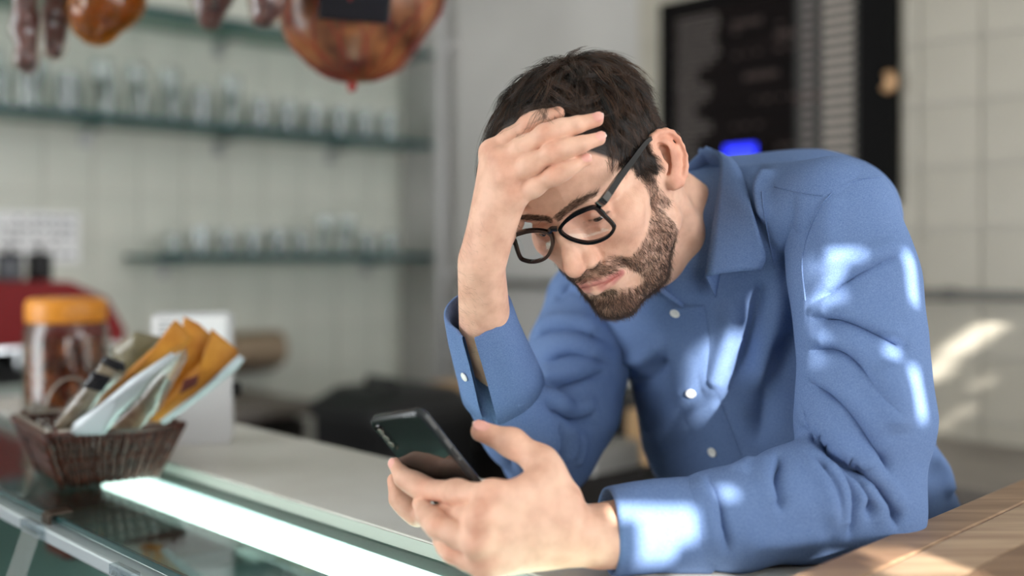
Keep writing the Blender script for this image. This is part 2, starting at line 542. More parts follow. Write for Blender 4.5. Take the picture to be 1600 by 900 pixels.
# ------------------------------------------------------------------ back of the shop: shelves, glassware, menu board, worktops, machine
shelf_top = thin_glass('shelf_glass', (150, 192, 184), .9, .02, .02)
shelf_edge = mat('shelf_glass_edge', (16, 66, 70), .2, spec=.25)
bracket_m = mat('shelf_bracket_steel', (170, 172, 172), .3, metal=.8)
SH_OUT = .25
def shelf(z, s0, s1, label):
    a, b = CN + AW * s0, CN + AW * s1
    root = empty('glass_shelf', (a + b) / 2 + UP * z, label, 'shelf', 'glass shelves on the tiled wall')
    c = (a + b) / 2 - D1 * (SH_OUT / 2 + .008) + UP * z
    L = (b - a).length
    MB().box(c, (L - .008, SH_OUT - .008, .014), (AW, D1, UP)).build('pane', shelf_top, root)
    e = MB(); e.box(c - D1 * (SH_OUT / 2 - .002), (L, .005, .024), (AW, D1, UP), .001)
    e.box(c + AW * (L / 2 - .002), (.005, SH_OUT, .016), (AW, D1, UP), .001); e.box(c - AW * (L / 2 - .002), (.005, SH_OUT, .016), (AW, D1, UP), .001)
    e.build('polished_edge', shelf_edge, root)
    n = max(2, int(L / .55) + 1)
    for k in range(n):
        p = a + AW * (L * (.12 + .76 * k / (n - 1))) + UP * (z - .022)
        MB().box(p - D1 * .085, (.018, .15, .012), (AW, D1, UP), .002).box(p - D1 * .013 - UP * .02, (.03, .012, .05), (AW, D1, UP), .002).build('bracket', bracket_m, root)
    return z + .007
Z_TOP = shelf(CAMZ + .735, .05, 2.4, 'topmost teal-edged glass shelf, behind the hanging meats')
Z_MID = shelf(CAMZ + .403, .05, 2.4, 'long teal-edged glass shelf crowded with drinking glasses')
Z_LOW = shelf(CAMZ - .004, .05, 1.10, 'short lower glass shelf with a cluster of small glasses')

gw = thin_glass('drinking_glass', (240, 243, 243), 1.3, .03, .04)
def glass_tumbler(r, h):
    return MB().lathe([(0, .004), (r * .78, .004), (r * .80, .002), (r * .84, 0), (r, h), (r * .95, h), (r * .78, .010), (0, .010)], n=16).build('drinking_glass', gw, smooth=True, angle=40)
def glass_wine(r, h):
    return MB().lathe([(0, .003), (r * .85, .001), (r * .85, .003), (.006, .008), (.004, .02), (.004, h * .42), (.012, h * .46), (r * .8, h * .56), (r, h * .75), (r * .86, h), (r * .82, h), (r * .95, h * .75), (r * .7, h * .57), (0, h * .49)], n=16).build('drinking_glass', gw, smooth=True, angle=40)
protos = {}
def put_glass(kind, r, h, s, out, z, group, label):
    key = (kind, r, h)
    if key not in protos:
        o = (glass_tumbler if kind == 't' else glass_wine)(r, h); protos[key] = o
    else:
        o = protos[key].copy(); COL.objects.link(o)
    o.location = CN + AW * s - D1 * out + UP * (z + .0005); o.rotation_euler = (0, 0, random.uniform(0, 6))
    tag(o, label, 'glass', group)
random.seed(11)
s = .16; i = 0
while s < 1.62:
    if s < .75: kind, r, h = 't', .031, .105
    elif s < 1.0: kind, r, h = ('w', .036, .165) if i % 4 == 1 else ('t', .033, .12)
    elif s < 1.15: kind, r, h = ('w', .036, .165) if i % 2 else ('t', .031, .105)
    else: kind, r, h = ('w', .036, .165) if i % 3 == 0 else ('t', .033, .12)
    lab = 'clear stemmed wine glass standing on the long glass shelf' if kind == 'w' else ('clear tall tumbler standing on the long glass shelf' if h == .12 else 'clear short tumbler standing on the long glass shelf')
    put_glass(kind, r, h, s, .16 + (.05 if i % 2 else -.045), Z_MID, 'glasses on the long shelf, ' + {'w': 'stemmed', 't': 'tall' if h == .12 else 'short'}[kind], lab)
    s += .052; i += 1
s = .16; i = 0
while s < 1.03:
    kind, r, h = ('w', .033, .135) if (.34 < s < .52 and i % 2) else (('t', .028, .085) if i % 3 else ('t', .026, .065))
    lab = 'clear stemmed glass on the short lower shelf' if kind == 'w' else ('clear small tumbler on the short lower shelf' if h == .085 else 'clear shot glass on the short lower shelf')
    put_glass(kind, r, h, s, .16 + (.05 if i % 2 else -.04), Z_LOW, 'glasses on the short shelf, ' + {'w': 'stemmed', 't': 'tumblers' if h == .085 else 'shot glasses'}[kind], lab)
    s += .046; i += 1

# notice on the tiles
paper = mat('notice_paper', (250, 250, 250), .7); ink = mat('ink_grey', (120, 122, 128), .8)
nc = Vector(px_plane(56, 371, np.array(CN - D1 * .008), np.array(D1)))
nr = empty('wall_notice', nc, 'white printed paper notice taped to the tiles above the red machine', 'notice')
MB().box(nc, (.26, .002, .155), (AW, D1, UP)).build('sheet', paper, nr)
tx = MB()
for k in range(5):
    for j in range(9):
        if random.random() < .8: tx.box(nc - D1 * .0014 + UP * (.055 - k * .027) + AW * (.10 - j * .025), (random.uniform(.012, .021), .0006, .009), (AW, D1, UP))
tx.build('printed_text', ink, nr)['kind'] = 'stuff'

# menu board
bd = mat('menu_board_black', (30, 24, 23), .85, spec=.08, var=((17, 14, 14), (3, 3, 30)))
bfr = mat('menu_frame_black', (10, 9, 9), .6, spec=.1)
chalk = mat('chalk_grey', (120, 112, 108), .9); chalk2 = mat('chalk_faint', (70, 58, 55), .9)
pic_l = mat('price_strip_light', (168, 158, 148), .6); pic_d = mat('price_strip_dark', (48, 46, 44), .6)
def on_r(px, py, out=.02): return Vector(px_plane(px, py, np.array(CN - D2 * out), np.array(D2)))
b0, b1 = on_r(1036, 400), on_r(1404, 400)
t0 = (b0 - CN).dot(BW); t1 = (b1 - CN).dot(BW); z1 = on_r(1036, 8).z; z0 = on_r(1404, 318).z
mbr = empty('menu_board', CN + BW * ((t0 + t1) / 2) - D2 * .02 + UP * z0, 'large black framed chalk menu board on the wall behind the man', 'menu board')
W_, H_ = t1 - t0, z1 - z0
def bp(t, z, out): return CN + BW * (t0 + t) - D2 * out + UP * (z0 + z)
MB().box(bp(W_ / 2, H_ / 2, .017), (W_, .012, H_), (BW, D2, UP)).build('backing', bfr, mbr)
fw = .035
for (t, z, w, h) in ((fw / 2, H_ / 2, fw, H_), (W_ - .05, H_ / 2, .10, H_), (W_ / 2, fw / 2, W_, fw), (W_ / 2, H_ - fw / 2, W_, fw)):
    MB().box(bp(t, z, .030), (w, .018, h), (BW, D2, UP), .003).build('frame_bar', bfr, mbr)
npl = 20; ph_ = (H_ - 2 * fw) / npl; wpl = W_ - fw - .10 - .19
for k in range(npl):
    MB().box(bp(fw + wpl / 2, fw + ph_ * (k + .5), .0255 + random.uniform(-.0006, .0006)), (wpl - .002, .006, ph_ - .005), (BW, D2, UP), .001).build('plank', bd, mbr)
cx = W_ - .10 - .095
MB().box(bp(cx, H_ / 2, .025), (.185, .006, H_ - 2 * fw), (BW, D2, UP)).build('price_strip', pic_d, mbr)
nb_ = 21; hb_ = (H_ - 2 * fw) / nb_
for k in range(nb_):
    zc = fw + hb_ * (k + .5)
    MB().box(bp(cx + .035, zc, .0295), (.088, .003, hb_ * .52), (BW, D2, UP), .001).build('price_card', pic_l, mbr)
    MB().box(bp(cx - .055, zc, .0295), (.030, .003, hb_ * .50), (BW, D2, UP), .001).build('price_card', chalk, mbr)
random.seed(5)
ck, ck2 = MB(), MB()
for k in range(46):
    z = H_ - .06 - k * .0155
    t = .055 + random.uniform(0, .01)
    while t < (.20 if k < 9 else .15 + .03 * math.sin(k)):
        w = random.uniform(.006, .016); ck.box(bp(t + w / 2, z, .0292), (w, .0008, .006), (BW, D2, UP)); t += w + .005
for (tt_, zz, n) in ((.30, H_ - .25, 8), (.26, H_ - .10, 7), (.46, H_ - .33, 6), (.40, H_ - .15, 5)):
    for j in range(n): ck2.box(bp(tt_ + j * .014, zz, .0292), (.010, .0008, random.uniform(.014, .024)), (BW, D2, UP))
for k in range(14):
    for j in range(9):
        if random.random() < .5: ck2.box(bp(.26 + j * .036 + random.uniform(0, .01), H_ - .12 - k * .066, .0292), (random.uniform(.012, .028), .0008, .008), (BW, D2, UP))
ck.build('chalk_writing', chalk, mbr)['kind'] = 'stuff'; ck2.build('chalk_writing', chalk2, mbr)['kind'] = 'stuff'
# keyring-like brass hook on the frame, small blue screen by the board
hk = on_r(1388, 128, .045)
hkr = empty('wall_hook', hk, 'small beige hook on the right edge of the menu board', 'hook')
hm = mat('hook_brass', (190, 150, 110), .35, metal=.4)
MB().tube([hk + BW * (.018 * math.cos(a)) + UP * (.022 * math.sin(a)) for a in np.linspace(-2.6, 2.2, 14)], .006, 8).build('curl', hm, hkr, smooth=True)
MB().box(hk + D2 * .003, (.02, .006, .03), (BW, D2, UP), .002).build('plate', hm, hkr)
bs = on_r(1160, 240, .075)
bsr = empty('blue_display', bs, 'small lit blue display glowing in front of the lower menu board', 'display')
MB().box(bs, (.115, .02, .06), (BW, D2, UP), .004).build('housing', bfr, bsr)
MB().box(bs - D2 * .0105, (.10, .002, .045), (BW, D2, UP)).build('lit_panel', mat('blue_led', (40, 50, 255), .4, emit=((30, 45, 255), 1.2)), bsr)
MB().tube([bs - UP * .03, bs - UP * .20 + D2 * .02, bs - UP * .42 + D2 * .02], .006, 8).build('stem', bfr, bsr, smooth=True)

# worktop along the menu wall
wt_m = mat('worktop_grey', (128, 120, 112), .45, var=((112, 104, 98), 6.0)); cab_m = mat('cabinet_dark', (58, 54, 52), .6)
WT_Z = .90
def worktop(name, o, along, normal, t0, t1, depth, label):
    r = empty(name, o + along * ((t0 + t1) / 2) + normal * depth / 2, label, 'worktop')
    L = t1 - t0; c = o + along * ((t0 + t1) / 2)
    MB().box(c + normal * (depth / 2 + .012) + UP * (WT_Z - .02), (L, depth, .04), (along, normal, UP), .004).build('top', wt_m, r)
    n = int(L / .6)
    MB().box(c + normal * (depth / 2 - .02) + UP * ((WT_Z - .04) / 2 + .04), (L - .04, depth - .08, WT_Z - .12), (along, normal, UP)).build('carcass', cab_m, r)
    for k in range(n):
        cc = o + along * (t0 + (k + .5) * L / n) + normal * (depth - .048) + UP * (WT_Z / 2 + .02)
        d = MB().box(cc, (L / n - .012, .018, WT_Z - .16), (along, normal, UP), .003).build('door', cab_m, r)
        MB().tube([cc + along * -.05 + normal * .03 + UP * .33, cc + along * .05 + normal * .03 + UP * .33], .005, 8).build('handle', bracket_m, d, smooth=True)
    return r
worktop('back_worktop', CN, BW, -D2, .62, 4.2, .52, 'grey worktop with dark cabinets running along the menu wall')
worktop('side_worktop', CN, AW, -D1, .75, 3.3, .56, 'grey worktop under the shelf wall carrying the red machine')

def on_wt(px, D): p = P(px, 400, D); return Vector((p.x, p.y, WT_Z + .001))
# black bin in the corner
black_pl = mat('black_plastic', (20, 20, 21), .5)
bp_ = P(612, 400, 3.15); bp_ = Vector((bp_.x, bp_.y, 0)) - D2 * .09 - D1 * .14
br_ = empty('waste_bin', bp_, 'large black plastic bin with lid in the corner beyond the counter', 'bin')
def rbox(w0, d0, w1, d1, z0, z1, r, name, m, root, o, ax=(BW, D2, UP)):
    mb = MB(); a, b = rrect(w0, d0, r), rrect(w1, d1, r); n = len(a)
    V = [o + ax[0] * p[0] + ax[1] * p[1] + UP * z0 for p in a] + [o + ax[0] * p[0] + ax[1] * p[1] + UP * z1 for p in b]
    mb._add(V, [tuple(range(n - 1, -1, -1)), tuple(range(n, 2 * n))] + [(i, (i + 1) % n, n + (i + 1) % n, n + i) for i in range(n)])
    return mb.build(name, m, root, smooth=True, angle=40)
rbox(.30, .30, .36, .34, 0.0, .90, .05, 'body', black_pl, br_, bp_)
rbox(.39, .37, .38, .36, .90, .935, .06, 'rim', black_pl, br_, bp_)
rbox(.37, .35, .28, .26, .935, .975, .06, 'lid', black_pl, br_, bp_)
MB().tube([bp_ + BW * -.06 + UP * .97 - D2 * .05, bp_ + BW * -.06 + UP * 1.0 - D2 * .05, bp_ + BW * .06 + UP * 1.0 - D2 * .05, bp_ + BW * .06 + UP * .97 - D2 * .05], .009, 8).build('handle', black_pl, br_, smooth=True)

# things on the back worktop seen past his arms
steel = mat('brushed_steel', (160, 160, 158), .32, metal=.9); wood_l = mat('pale_wood', (196, 160, 118), .6)
def block(name, label, cat, px, D, w, d, h, m, knob=None):
    o = on_wt(px, D); r = empty(name, o, label, cat)
    rbox(w, d, w * .97, d * .97, 0, h * .86, .012, 'body', m, r, o)
    rbox(w * .98, d * .98, w * .9, d * .9, h * .86, h, .012, 'lid', m, r, o)
    if knob: MB().lathe([(0, h), (.012, h), (.009, h + .012), (.014, h + .02), (0, h + .026)], o, 12, (BW, D2, UP)).build('knob', knob, r, smooth=True)
    return r
block('bread_box', 'pale wooden box on the back worktop beside the bin', 'box', 722, 3.22, .16, .14, .060, wood_l, steel)
block('coffee_grinder_box', 'black box-shaped appliance on the worktop between his arm and chest', 'appliance', 985, 2.55, .22, .20, .12, black_pl, steel)
block('tea_caddy', 'small tan caddy standing on the black appliance side of the worktop', 'caddy', 1003, 2.30, .055, .055, .11, wood_l, steel)
block('steel_tray_box', 'low steel container on the worktop behind his elbow', 'container', 925, 2.25, .14, .16, .055, steel)

# tubular dispenser on the shelf wall
dp = Vector(px_plane(375, 548, np.array(CN - D1 * .075), np.array(D1)))
dr = empty('wall_dispenser', dp, 'beige tubular dispenser mounted on the tiles behind the basket', 'dispenser')
beige = mat('dispenser_beige', (168, 146, 122), .35, metal=.3)
MB().lathe([(0, -.15), (.058, -.15), (.064, -.143), (.064, .143), (.058, .15), (0, .15)], dp, 28, (D1, UP, AW)).build('drum', beige, dr, smooth=True, angle=40)
MB().box(dp + D1 * .050, (.26, .05, .08), (AW, D1, UP), .006).build('wall_plate', cab_m, dr)
MB().box(dp - UP * .066, (.24, .05, .012), (AW, D1, UP), .003).build('tear_bar', cab_m, dr)

# red espresso machine
red = mat('machine_red', (138, 20, 24), .5, spec=.3); chrome = mat('chrome', (200, 202, 204), .12, metal=1.0)
em = on_wt(-80, 2.74); MX, MY = AW, D1                       # faces the room
er = empty('espresso_machine', em, 'red espresso machine with black front on the side worktop', 'coffee machine')
MB().prism([(-.36, .0), (.36, .0), (.36, .155), (-.22, .155), (-.315, .11), (-.36, .03)], .44, em + UP * .215, (MX, UP, MY)).build('top_housing', red, er, angle=30)
MB().box(em + UP * .207 - D1 * .0, (.72, .45, .016), (MX, MY, UP), .004).build('trim_strip', chrome, er)
MB().box(em + UP * .135 + D1 * .10, (.66, .22, .135), (MX, MY, UP), .006).build('back_panel', black_pl, er)
for k in (-1, 1):
    g = em + UP * .20 - D1 * .08 + AW * (.16 * k)
    gp = MB().lathe([(0, -.05), (.032, -.05), (.036, -.03), (.030, 0), (0, 0)], g, 18, (MX, MY, UP)).build('brew_group', chrome, er, smooth=True, angle=40)
    MB().tube([g - UP * .035, g - UP * .04 - D1 * .10], [.010, .014], 10).build('portafilter_handle', black_pl, gp, smooth=True)
MB().box(em + UP * .035, (.70, .44, .07), (MX, MY, UP), .008).build('drip_tray', mat('tray_grey', (132, 138, 134), .35, metal=.3), er)
MB().box(em + UP * .095 - D1 * .215, (.46, .006, .05), (MX, MY, UP), .002).build('label_plate', mat('plate_pale', (168, 178, 170), .4), er)
for k in range(0):
    MB().lathe([(0, 0), (.016, 0), (.016, .02), (.012, .024), (0, .024)], em + UP * .34 - D1 * .222 + AW * (-.15 + .09 * k), 14, (MX, UP, -D1)).build('dial', black_pl, er, smooth=True, angle=40)
MB().lathe([(0, 0), (.022, 0), (.022, .03), (0, .034)], em + UP * .25 - AW * .36, 16, (MY, UP, -AW)).build('steam_knob', black_pl, er, smooth=True, angle=40)
cols = [((22, 22, 22), 'black'), ((46, 96, 50), 'green'), ((30, 30, 30), 'black'), ((120, 124, 128), 'grey'), ((100, 104, 110), 'grey'), ((20, 20, 22), 'black')]
for k, (c, nm) in enumerate(cols):
    o = em + UP * .3708 + AW * (.17 - .075 * k) - D1 * .05
    r = empty('canister', o, ['black lidded canister at the far end of the red machine top', 'green canister on top of the red machine', 'black canister right beside the green one', 'pale grey canister in the middle of the machine top', 'darker grey canister second from the sloped end', 'black canister with tall lid knob at the sloped end of the machine'][k], 'canister', 'canisters on the red machine')
    cm = mat('canister_' + nm, c, .4)
    MB().lathe([(0, 0), (.029, 0), (.031, .004), (.031, .06), (.028, .064), (0, .064)], o, 16).build('body', cm, r, smooth=True, angle=40)
    MB().lathe([(.030, .058), (.033, .058), (.033, .070), (.006, .072), (.006, .082 + (.012 if k == 5 else 0)), (0, .084 + (.012 if k == 5 else 0))], o, 16).build('lid', black_pl if k != 1 else cm, r, smooth=True, angle=40)
# ------------------------------------------------------------------ display counter
def zpx(px, py, z): return Vector(px_plane(px, py, np.array([0, 0, z]), np.array([0, 0, 1.0])))
def vof(px, py, z): return zpx(px, py, z).dot(D2)
V_FRONT = vof(285, 900, GZ); V_LED0, V_LED1 = vof(575, 900, GZ - .010), vof(672, 900, GZ - .010)
V_BF, V_BB = vof(722, 862, BZ), vof(613, 717, BZ)
U0, U1 = .515, 2.45
def cbox(mb, u0, u1, v0, v1, z0, z1, bev=0.0):
    return mb.box(D1 * ((u0 + u1) / 2) + D2 * ((v0 + v1) / 2) + UP * ((z0 + z1) / 2), (abs(u1 - u0), abs(v1 - v0), z1 - z0), (D1, D2, UP), bev)
case_glass = thin_glass('counter_glass', (226, 240, 236), 1.0, .012, .02)
case_edge = mat('counter_glass_edge', (38, 66, 66), .15, spec=.6)
alu = mat('aluminium_profile', (196, 206, 210), .35, metal=.7)
inner = mat('case_inside', (146, 162, 162), .45, metal=.1)
base_m = mat('case_base', (186, 188, 186), .45)
white_lam = mat('white_laminate', (214, 212, 204), .38, var=((206, 203, 194), 9.0)); edge_m = mat('laminate_edge', (150, 148, 142), .6)
led_m = mat('led_tube', (255, 255, 250), .4, emit=((246, 255, 250), 5.0))
case = empty('display_case', CU((U0 + U1) / 2, .67, 0), 'long glass-topped refrigerated display counter with a lit tube inside', 'display case')
cbox(MB(), U0, U1, V_FRONT + .004, V_BF + .02, GZ - .006, GZ).build('glass_top', case_glass, case)
cbox(MB(), U0, U1, V_FRONT, V_FRONT + .004, GZ - .0065, GZ + .0003).build('glass_edge', case_edge, case)
cbox(MB(), U0, U1, V_FRONT - .016, V_FRONT + .006, GZ - .026, GZ - .009, .003).build('front_profile', alu, case)
cbox(MB(), U0, U1, V_FRONT - .012, V_FRONT - .007, .60, GZ - .026).build('front_glass', case_glass, case)
cbox(MB(), U0, U1, V_BB - .02, V_BB, .0, GZ - .001).build('back_panel', base_m, case)
cbox(MB(), U0, U1, V_FRONT - .02, V_BB - .02, 0.0, .60, .006).build('base', base_m, case)
cbox(MB(), U0, U1, V_FRONT + .0, V_BB - .02, .60, .604).build('deck', inner, case)
cbox(MB(), U0 - .02, U0, V_FRONT - .016, V_BB, .60, GZ - .001).build('end_panel', inner, case)
cbox(MB(), U1, U1 + .02, V_FRONT - .016, V_BB, .0, GZ - .001).build('end_panel', inner, case)
cbox(MB(), U0 + .02, zpx(215, 750, GZ).dot(D1) + .10, V_LED0, V_LED1, GZ - .026, GZ - .010, .004).build('light_tube', led_m, case)
cbox(MB(), U0, U1, V_LED1 + .004, V_BF + .10, GZ - .024, GZ - .008).build('inner_rail', alu, case)
MSH = GZ - .17                                                 # inner shelf under the glass
cbox(MB(), U0, U1, V_FRONT + .07, V_BB - .03, MSH - .006, MSH).build('inner_shelf', inner, case)
for u in (.75, 1.35, 1.95): cbox(MB(), u, u + .015, V_BB - .05, V_BB - .02, .60, GZ - .01).build('inner_upright', alu, case)
wb = empty('worktop_board', CU(1.3, (V_BF + V_BB) / 2, GZ + .001), 'white laminate board lying along the back of the counter', 'worktop')
cbox(MB(), .515, 2.30, V_BF, V_BB, GZ + .0008, BZ, .0015).build('board', white_lam, wb)
cbox(MB(), .515, 2.30, V_BF - .0012, V_BF, GZ + .0012, BZ - .002).build('edge_band', edge_m, wb)
# clip on the glass edge, price-tag holders on the front profile
cp = zpx(90, 803, GZ); cu = cp.dot(D1)
clip = empty('glass_clip', CU(cu, V_FRONT, GZ), 'dark metal clip over the front edge of the counter glass', 'clip')
clip_m = mat('clip_bronze', (70, 58, 48), .35, metal=.6)
cbox(MB(), cu - .011, cu + .011, V_FRONT - .006, V_FRONT + .020, GZ + .0004, GZ + .004, .001).build('upper_jaw', clip_m, clip)
cbox(MB(), cu - .011, cu + .011, V_FRONT - .0085, V_FRONT - .004, GZ - .024, GZ + .002, .001).build('bridge', clip_m, clip)
holder_m = thin_glass('clear_plastic', (226, 232, 234), 1.0, .05, .03, ((220, 228, 232), .06))
def tag_holder(px, py, label):
    o = Vector(px_plane(px, py, np.array(CU(0, V_FRONT - .019, 0)), np.array(D2))); u = o.dot(D1)
    r = empty('price_tag_holder', CU(u, V_FRONT - .017, GZ - .012), label, 'tag holder', 'clear tag holders on the front profile')
    tl = (-D2 * .35 - UP).normalized(); nn = tl.cross(D1).normalized(); c = CU(u, V_FRONT - .020, GZ - .014)
    MB().box(c + tl * .032, (.054, .064, .0012), (D1, tl, nn)).build('sleeve', holder_m, r)
    MB().box(c + tl * .062 - D2 * .004, (.054, .004, .010), (D1, tl, nn)).build('lip', holder_m, r)
    MB().box(c + UP * .003, (.050, .010, .010), (D1, D2, UP)).build('hook', holder_m, r)
tag_holder(52, 818, 'clear plastic price-tag holder hanging beside the glass clip')
tag_holder(196, 888, 'clear plastic price-tag holder at the bottom edge, nearer the camera')
# goods inside the case
pk_red = mat('packet_red', (150, 44, 34), .4); pk_white = mat('tag_white', (216, 218, 214), .5); pk_dark = mat('salami_dark', (52, 34, 30), .5); pk_steel = mat('tray_steel', (150, 156, 156), .3, metal=.7); pk_cheese = mat('cheese_pale', (206, 196, 150), .5)
def tray(px, py, z, w, d, label, m_in, group='trays inside the case'):
    o = zpx(px, py, z); r = empty('food_tray', Vector((o.x, o.y, z)), label, 'tray', group)
    o = Vector((o.x, o.y, z + .001)); h = .022
    mb = MB(); mb.box(o + UP * .002, (w, d, .003), (D1, D2, UP))
    for sgn in (1, -1): mb.box(o + D1 * sgn * (w / 2) + UP * h / 2, (.003, d, h), (D1, D2, UP)); mb.box(o + D2 * sgn * (d / 2) + UP * h / 2, (w, .003, h), (D1, D2, UP))
    mb.build('tray_body', pk_steel, r)
    for k in range(3):
        c = o + D1 * (w * .28 * (k - 1)) + UP * .016
        MB().lathe([(0, -d * .38), (.014, -d * .36), (.018, -d * .2), (.019, d * .2), (.014, d * .36), (0, d * .38)], c, 12, (D1, UP, D2)).build('cut_piece', m_in, r, smooth=True)
    return r
tray(300, 868, MSH, .17, .15, 'steel tray of dark cured sausages under the glass, beyond the white tag', pk_dark)
tray(500, 885, MSH, .17, .15, 'steel tray of pale cheese pieces below the lit tube', pk_cheese)
tray(130, 800, MSH, .17, .15, 'steel tray under the glass beneath the basket reflection', pk_dark)
def packet_flat(px, py, z, w, d, m, label, cat, band=None):
    o = zpx(px, py, z); o = Vector((o.x, o.y, z + .001)); r = empty('food_packet' if cat == 'packet' else 'price_card', o, label, cat)
    MB().box(o + UP * .006, (w, d, .012), (D1, D2, UP), .003).build('wrapper', m, r)
    if band: MB().box(o + UP * .0125, (w * .5, d * .55, .001), (D1, D2, UP)).build('front_label', band, r)
packet_flat(118, 862, MSH, .085, .065, pk_red, 'red packet with pale label seen through the front glass', 'packet', pk_cheese)
packet_flat(400, 872, MSH + .03, .060, .034, pk_white, 'blank white price card lying under the glass beside the lit tube', 'price card', pk_white)
packet_flat(170, 880, MSH, .060, .05, pk_white, 'white packet next to the red one inside the case', 'packet', pk_red)

# butcher-block counter at the right, planks running towards the man
WZ = CAMZ - .250
wood_a = [mat('oak_plank_%d' % k, c, .5, var=(c2, (40, 4, 40))) for k, (c, c2) in enumerate((((170, 138, 108), (134, 104, 80)), ((190, 162, 132), (158, 128, 102)), ((150, 120, 94), (120, 92, 70)), ((200, 176, 148), (168, 142, 116))))]
for wm in wood_a:
    for nd in wm.node_tree.nodes:
        if nd.type == 'MAPPING': nd.inputs['Rotation'].default_value = (0, 0, -math.atan2(D2.y, D2.x)); nd.inputs['Scale'].default_value = (5, 60, 60)
e0_, e1_ = zpx(1262, 884, WZ), zpx(1600, 744, WZ)
WA = (e1_ - e0_); WA.z = 0; WA.normalize(); WB = Vector((WA.y, -WA.x, 0))          # along the edge, and away from the man
e0_ = e0_ + WB * .004
for wm in wood_a:
    for nd in wm.node_tree.nodes:
        if nd.type == 'MAPPING': nd.inputs['Rotation'].default_value = (0, 0, -math.atan2(WA.y, WA.x))
blk_c = empty('butcher_block_counter', Vector((e0_.x, e0_.y, 0)) + WA * .35 + WB * .4, 'plank-topped wooden counter in the near right corner', 'counter')
def wbox(a0, a1, b0, b1, z0, z1, bev=0.0):
    c = Vector((e0_.x, e0_.y, 0)) + WA * ((a0 + a1) / 2) + WB * ((b0 + b1) / 2) + UP * ((z0 + z1) / 2)
    return MB().box(c, (a1 - a0, b1 - b0, z1 - z0), (WA, WB, UP), bev)
k = 0; u = 0.0
while u < 1.0:
    w = .042 + .014 * ((k * 7) % 3)
    wbox(-.05, .74, u, u + w - .0012, WZ - .036, WZ + random.uniform(-.0008, .0008), .002).build('plank', wood_a[k % 4], blk_c)
    u += w; k += 1
wbox(.0, .70, .03, .97, .06, WZ - .037).build('cabinet', cab_m, blk_c)
wbox(.03, .66, .06, .92, 0, .06).build('plinth', black_pl, blk_c)
for kk in range(2): wbox(.02 + .34 * kk, .34 + .34 * kk, .012, .03, .10, WZ - .06, .003).build('door', cab_m, blk_c)
# ------------------------------------------------------------------ the man: skin (head, neck, hands, forearms)
HR = np.array([[-0.3821517, 0.76667576, -0.51591507],
               [-0.69264253, -0.60720938, -0.38928537],
               [-0.61172413, 0.20857865, 0.76307833]])        # columns: face forward, his left, crown up
HT = np.array([0.0928, 1.1310, CAMZ + 0.0783])                # midpoint between the ears

def h2w(v): return (np.asarray(v, float) * 0.001) @ HR.T + HT  # head millimetres -> world
def w2h(v): return ((np.asarray(v, float) - HT) @ HR) * 1000.0

def px_plane(px, py, o, n):
    """pixel -> world point on the plane through o with normal n"""
    d = np.array([(px - 800.0) / FPX, 1.0, (HOR - py) / FPX]); c = np.array([0, 0, CAMZ])
    return c + d * (((np.asarray(o) - c) @ n) / (d @ n))

# --- head, in head millimetres (x forward, y to his left, z up, origin between the ears)
NECK_W = np.array([0.222, 1.248, CAMZ - 0.015])
nb = w2h(NECK_W)
hv = Vol((-118, -96, -215), (136, 100, 140), 1.35)
hv.ell((-2, 0, 47), (96, 75, 80))
hv.ell((40, 0, 50), (57, 60, 50), 22)
hv.ell((-40, 0, 10), (52, 56, 58), 25)
hv.ell((40, 0, -22), (54, 56, 74), 24)
hv.cone((-14, 0, -40), nb, 52, 60, 26)
hv.cone((62, 0, -80), (0, 0, -100), 16, 34, 24)
hv.ell((82, 0, -54), (24, 31, 30), 16)
for s in (1, -1):
    hv.chain([(4, s * 58, -14), (13, s * 51, -58), (58, s * 34, -86), (88, s * 12, -93)], [13, 12.5, 12, 11], 18)
    hv.ell((66, s * 43, -16), (21, 18, 15), 18)
    hv.ell((50, s * 38, -48), (28, 18, 30), 18)
    hv.cone((62, s * 50, -9), (8, s * 64, 0), 9, 8, 20)
    hv.chain([(92, s * 6, 27), (85, s * 34, 32), (68, s * 53, 24)], [7, 7.5, 6.5], 10)
    hv.cone((-16, s * 58, -26), (nb[0] + 45, nb[1] + s * 28, nb[2] + 10), 12, 13, 16)
    hv.cone((-45, s * 25, -20), (nb[0] - 25, nb[1] + s * 40, nb[2] + 10), 22, 30, 20)
hv.ell((91, 0, -92), (13, 19, 13), 10)
for s in (1, -1):
    hv.ell((103, s * 31, 9), (21, 17, 12.5), 9, 'sub')
    hv.ell((101, s * 16, 14), (10, 8, 9), 8, 'sub')
    hv.ell((77.5, s * 32, 8), (13.2, 14.5, 12.5), 3)
    hv.chain([(86, s * 18, 12), (89.5, s * 32, 13), (81, s * 45, 9)], [1.8, 2.2, 1.8], 3)      # upper lid fold
    hv.chain([(87, s * 20, 0), (88, s * 32, -3), (80, s * 45, 1)], [2.2, 2.6, 2.0], 4)       # lower lid
    hv.chain([(90.5, s * 22, 4.2), (91.5, s * 31, 4.6), (86.5, s * 41, 4.6)], [2.0, 3.2, 2.0], 1.0, 'sub')
# nose
hv.chain([(96, 0, 22), (102, 0, 6), (112, 0, -14), (116, 0, -24)], [6.2, 6.2, 6.8, 8.8], 8)
hv.ell((116, 0, -25), (9.2, 9.5, 9), 5)
for s in (1, -1):
    hv.ell((104.5, s * 13, -28), (10, 6.5, 7.5), 5)
    hv.cone((98, s * 6, 2), (101, s * 11.5, -22), 5, 5.5, 8)
    hv.chain([(97, s * 20, -22), (95.5, s * 20.5, -30), (98, s * 18, -37)], [1.2, 1.6, 1.0], 3, 'sub')
    hv.ell((107.5, s * 7.5, -36), (6.5, 3.6, 4.5), 2, 'sub')
    hv.chain([(96, s * 23, -34), (90, s * 31, -46), (85, s * 33, -58)], [1.0, 1.6, 1.0], 6, 'sub')   # smile line
hv.cone((110, 0, -34), (106, 0, -40), 3.5, 3, 4)
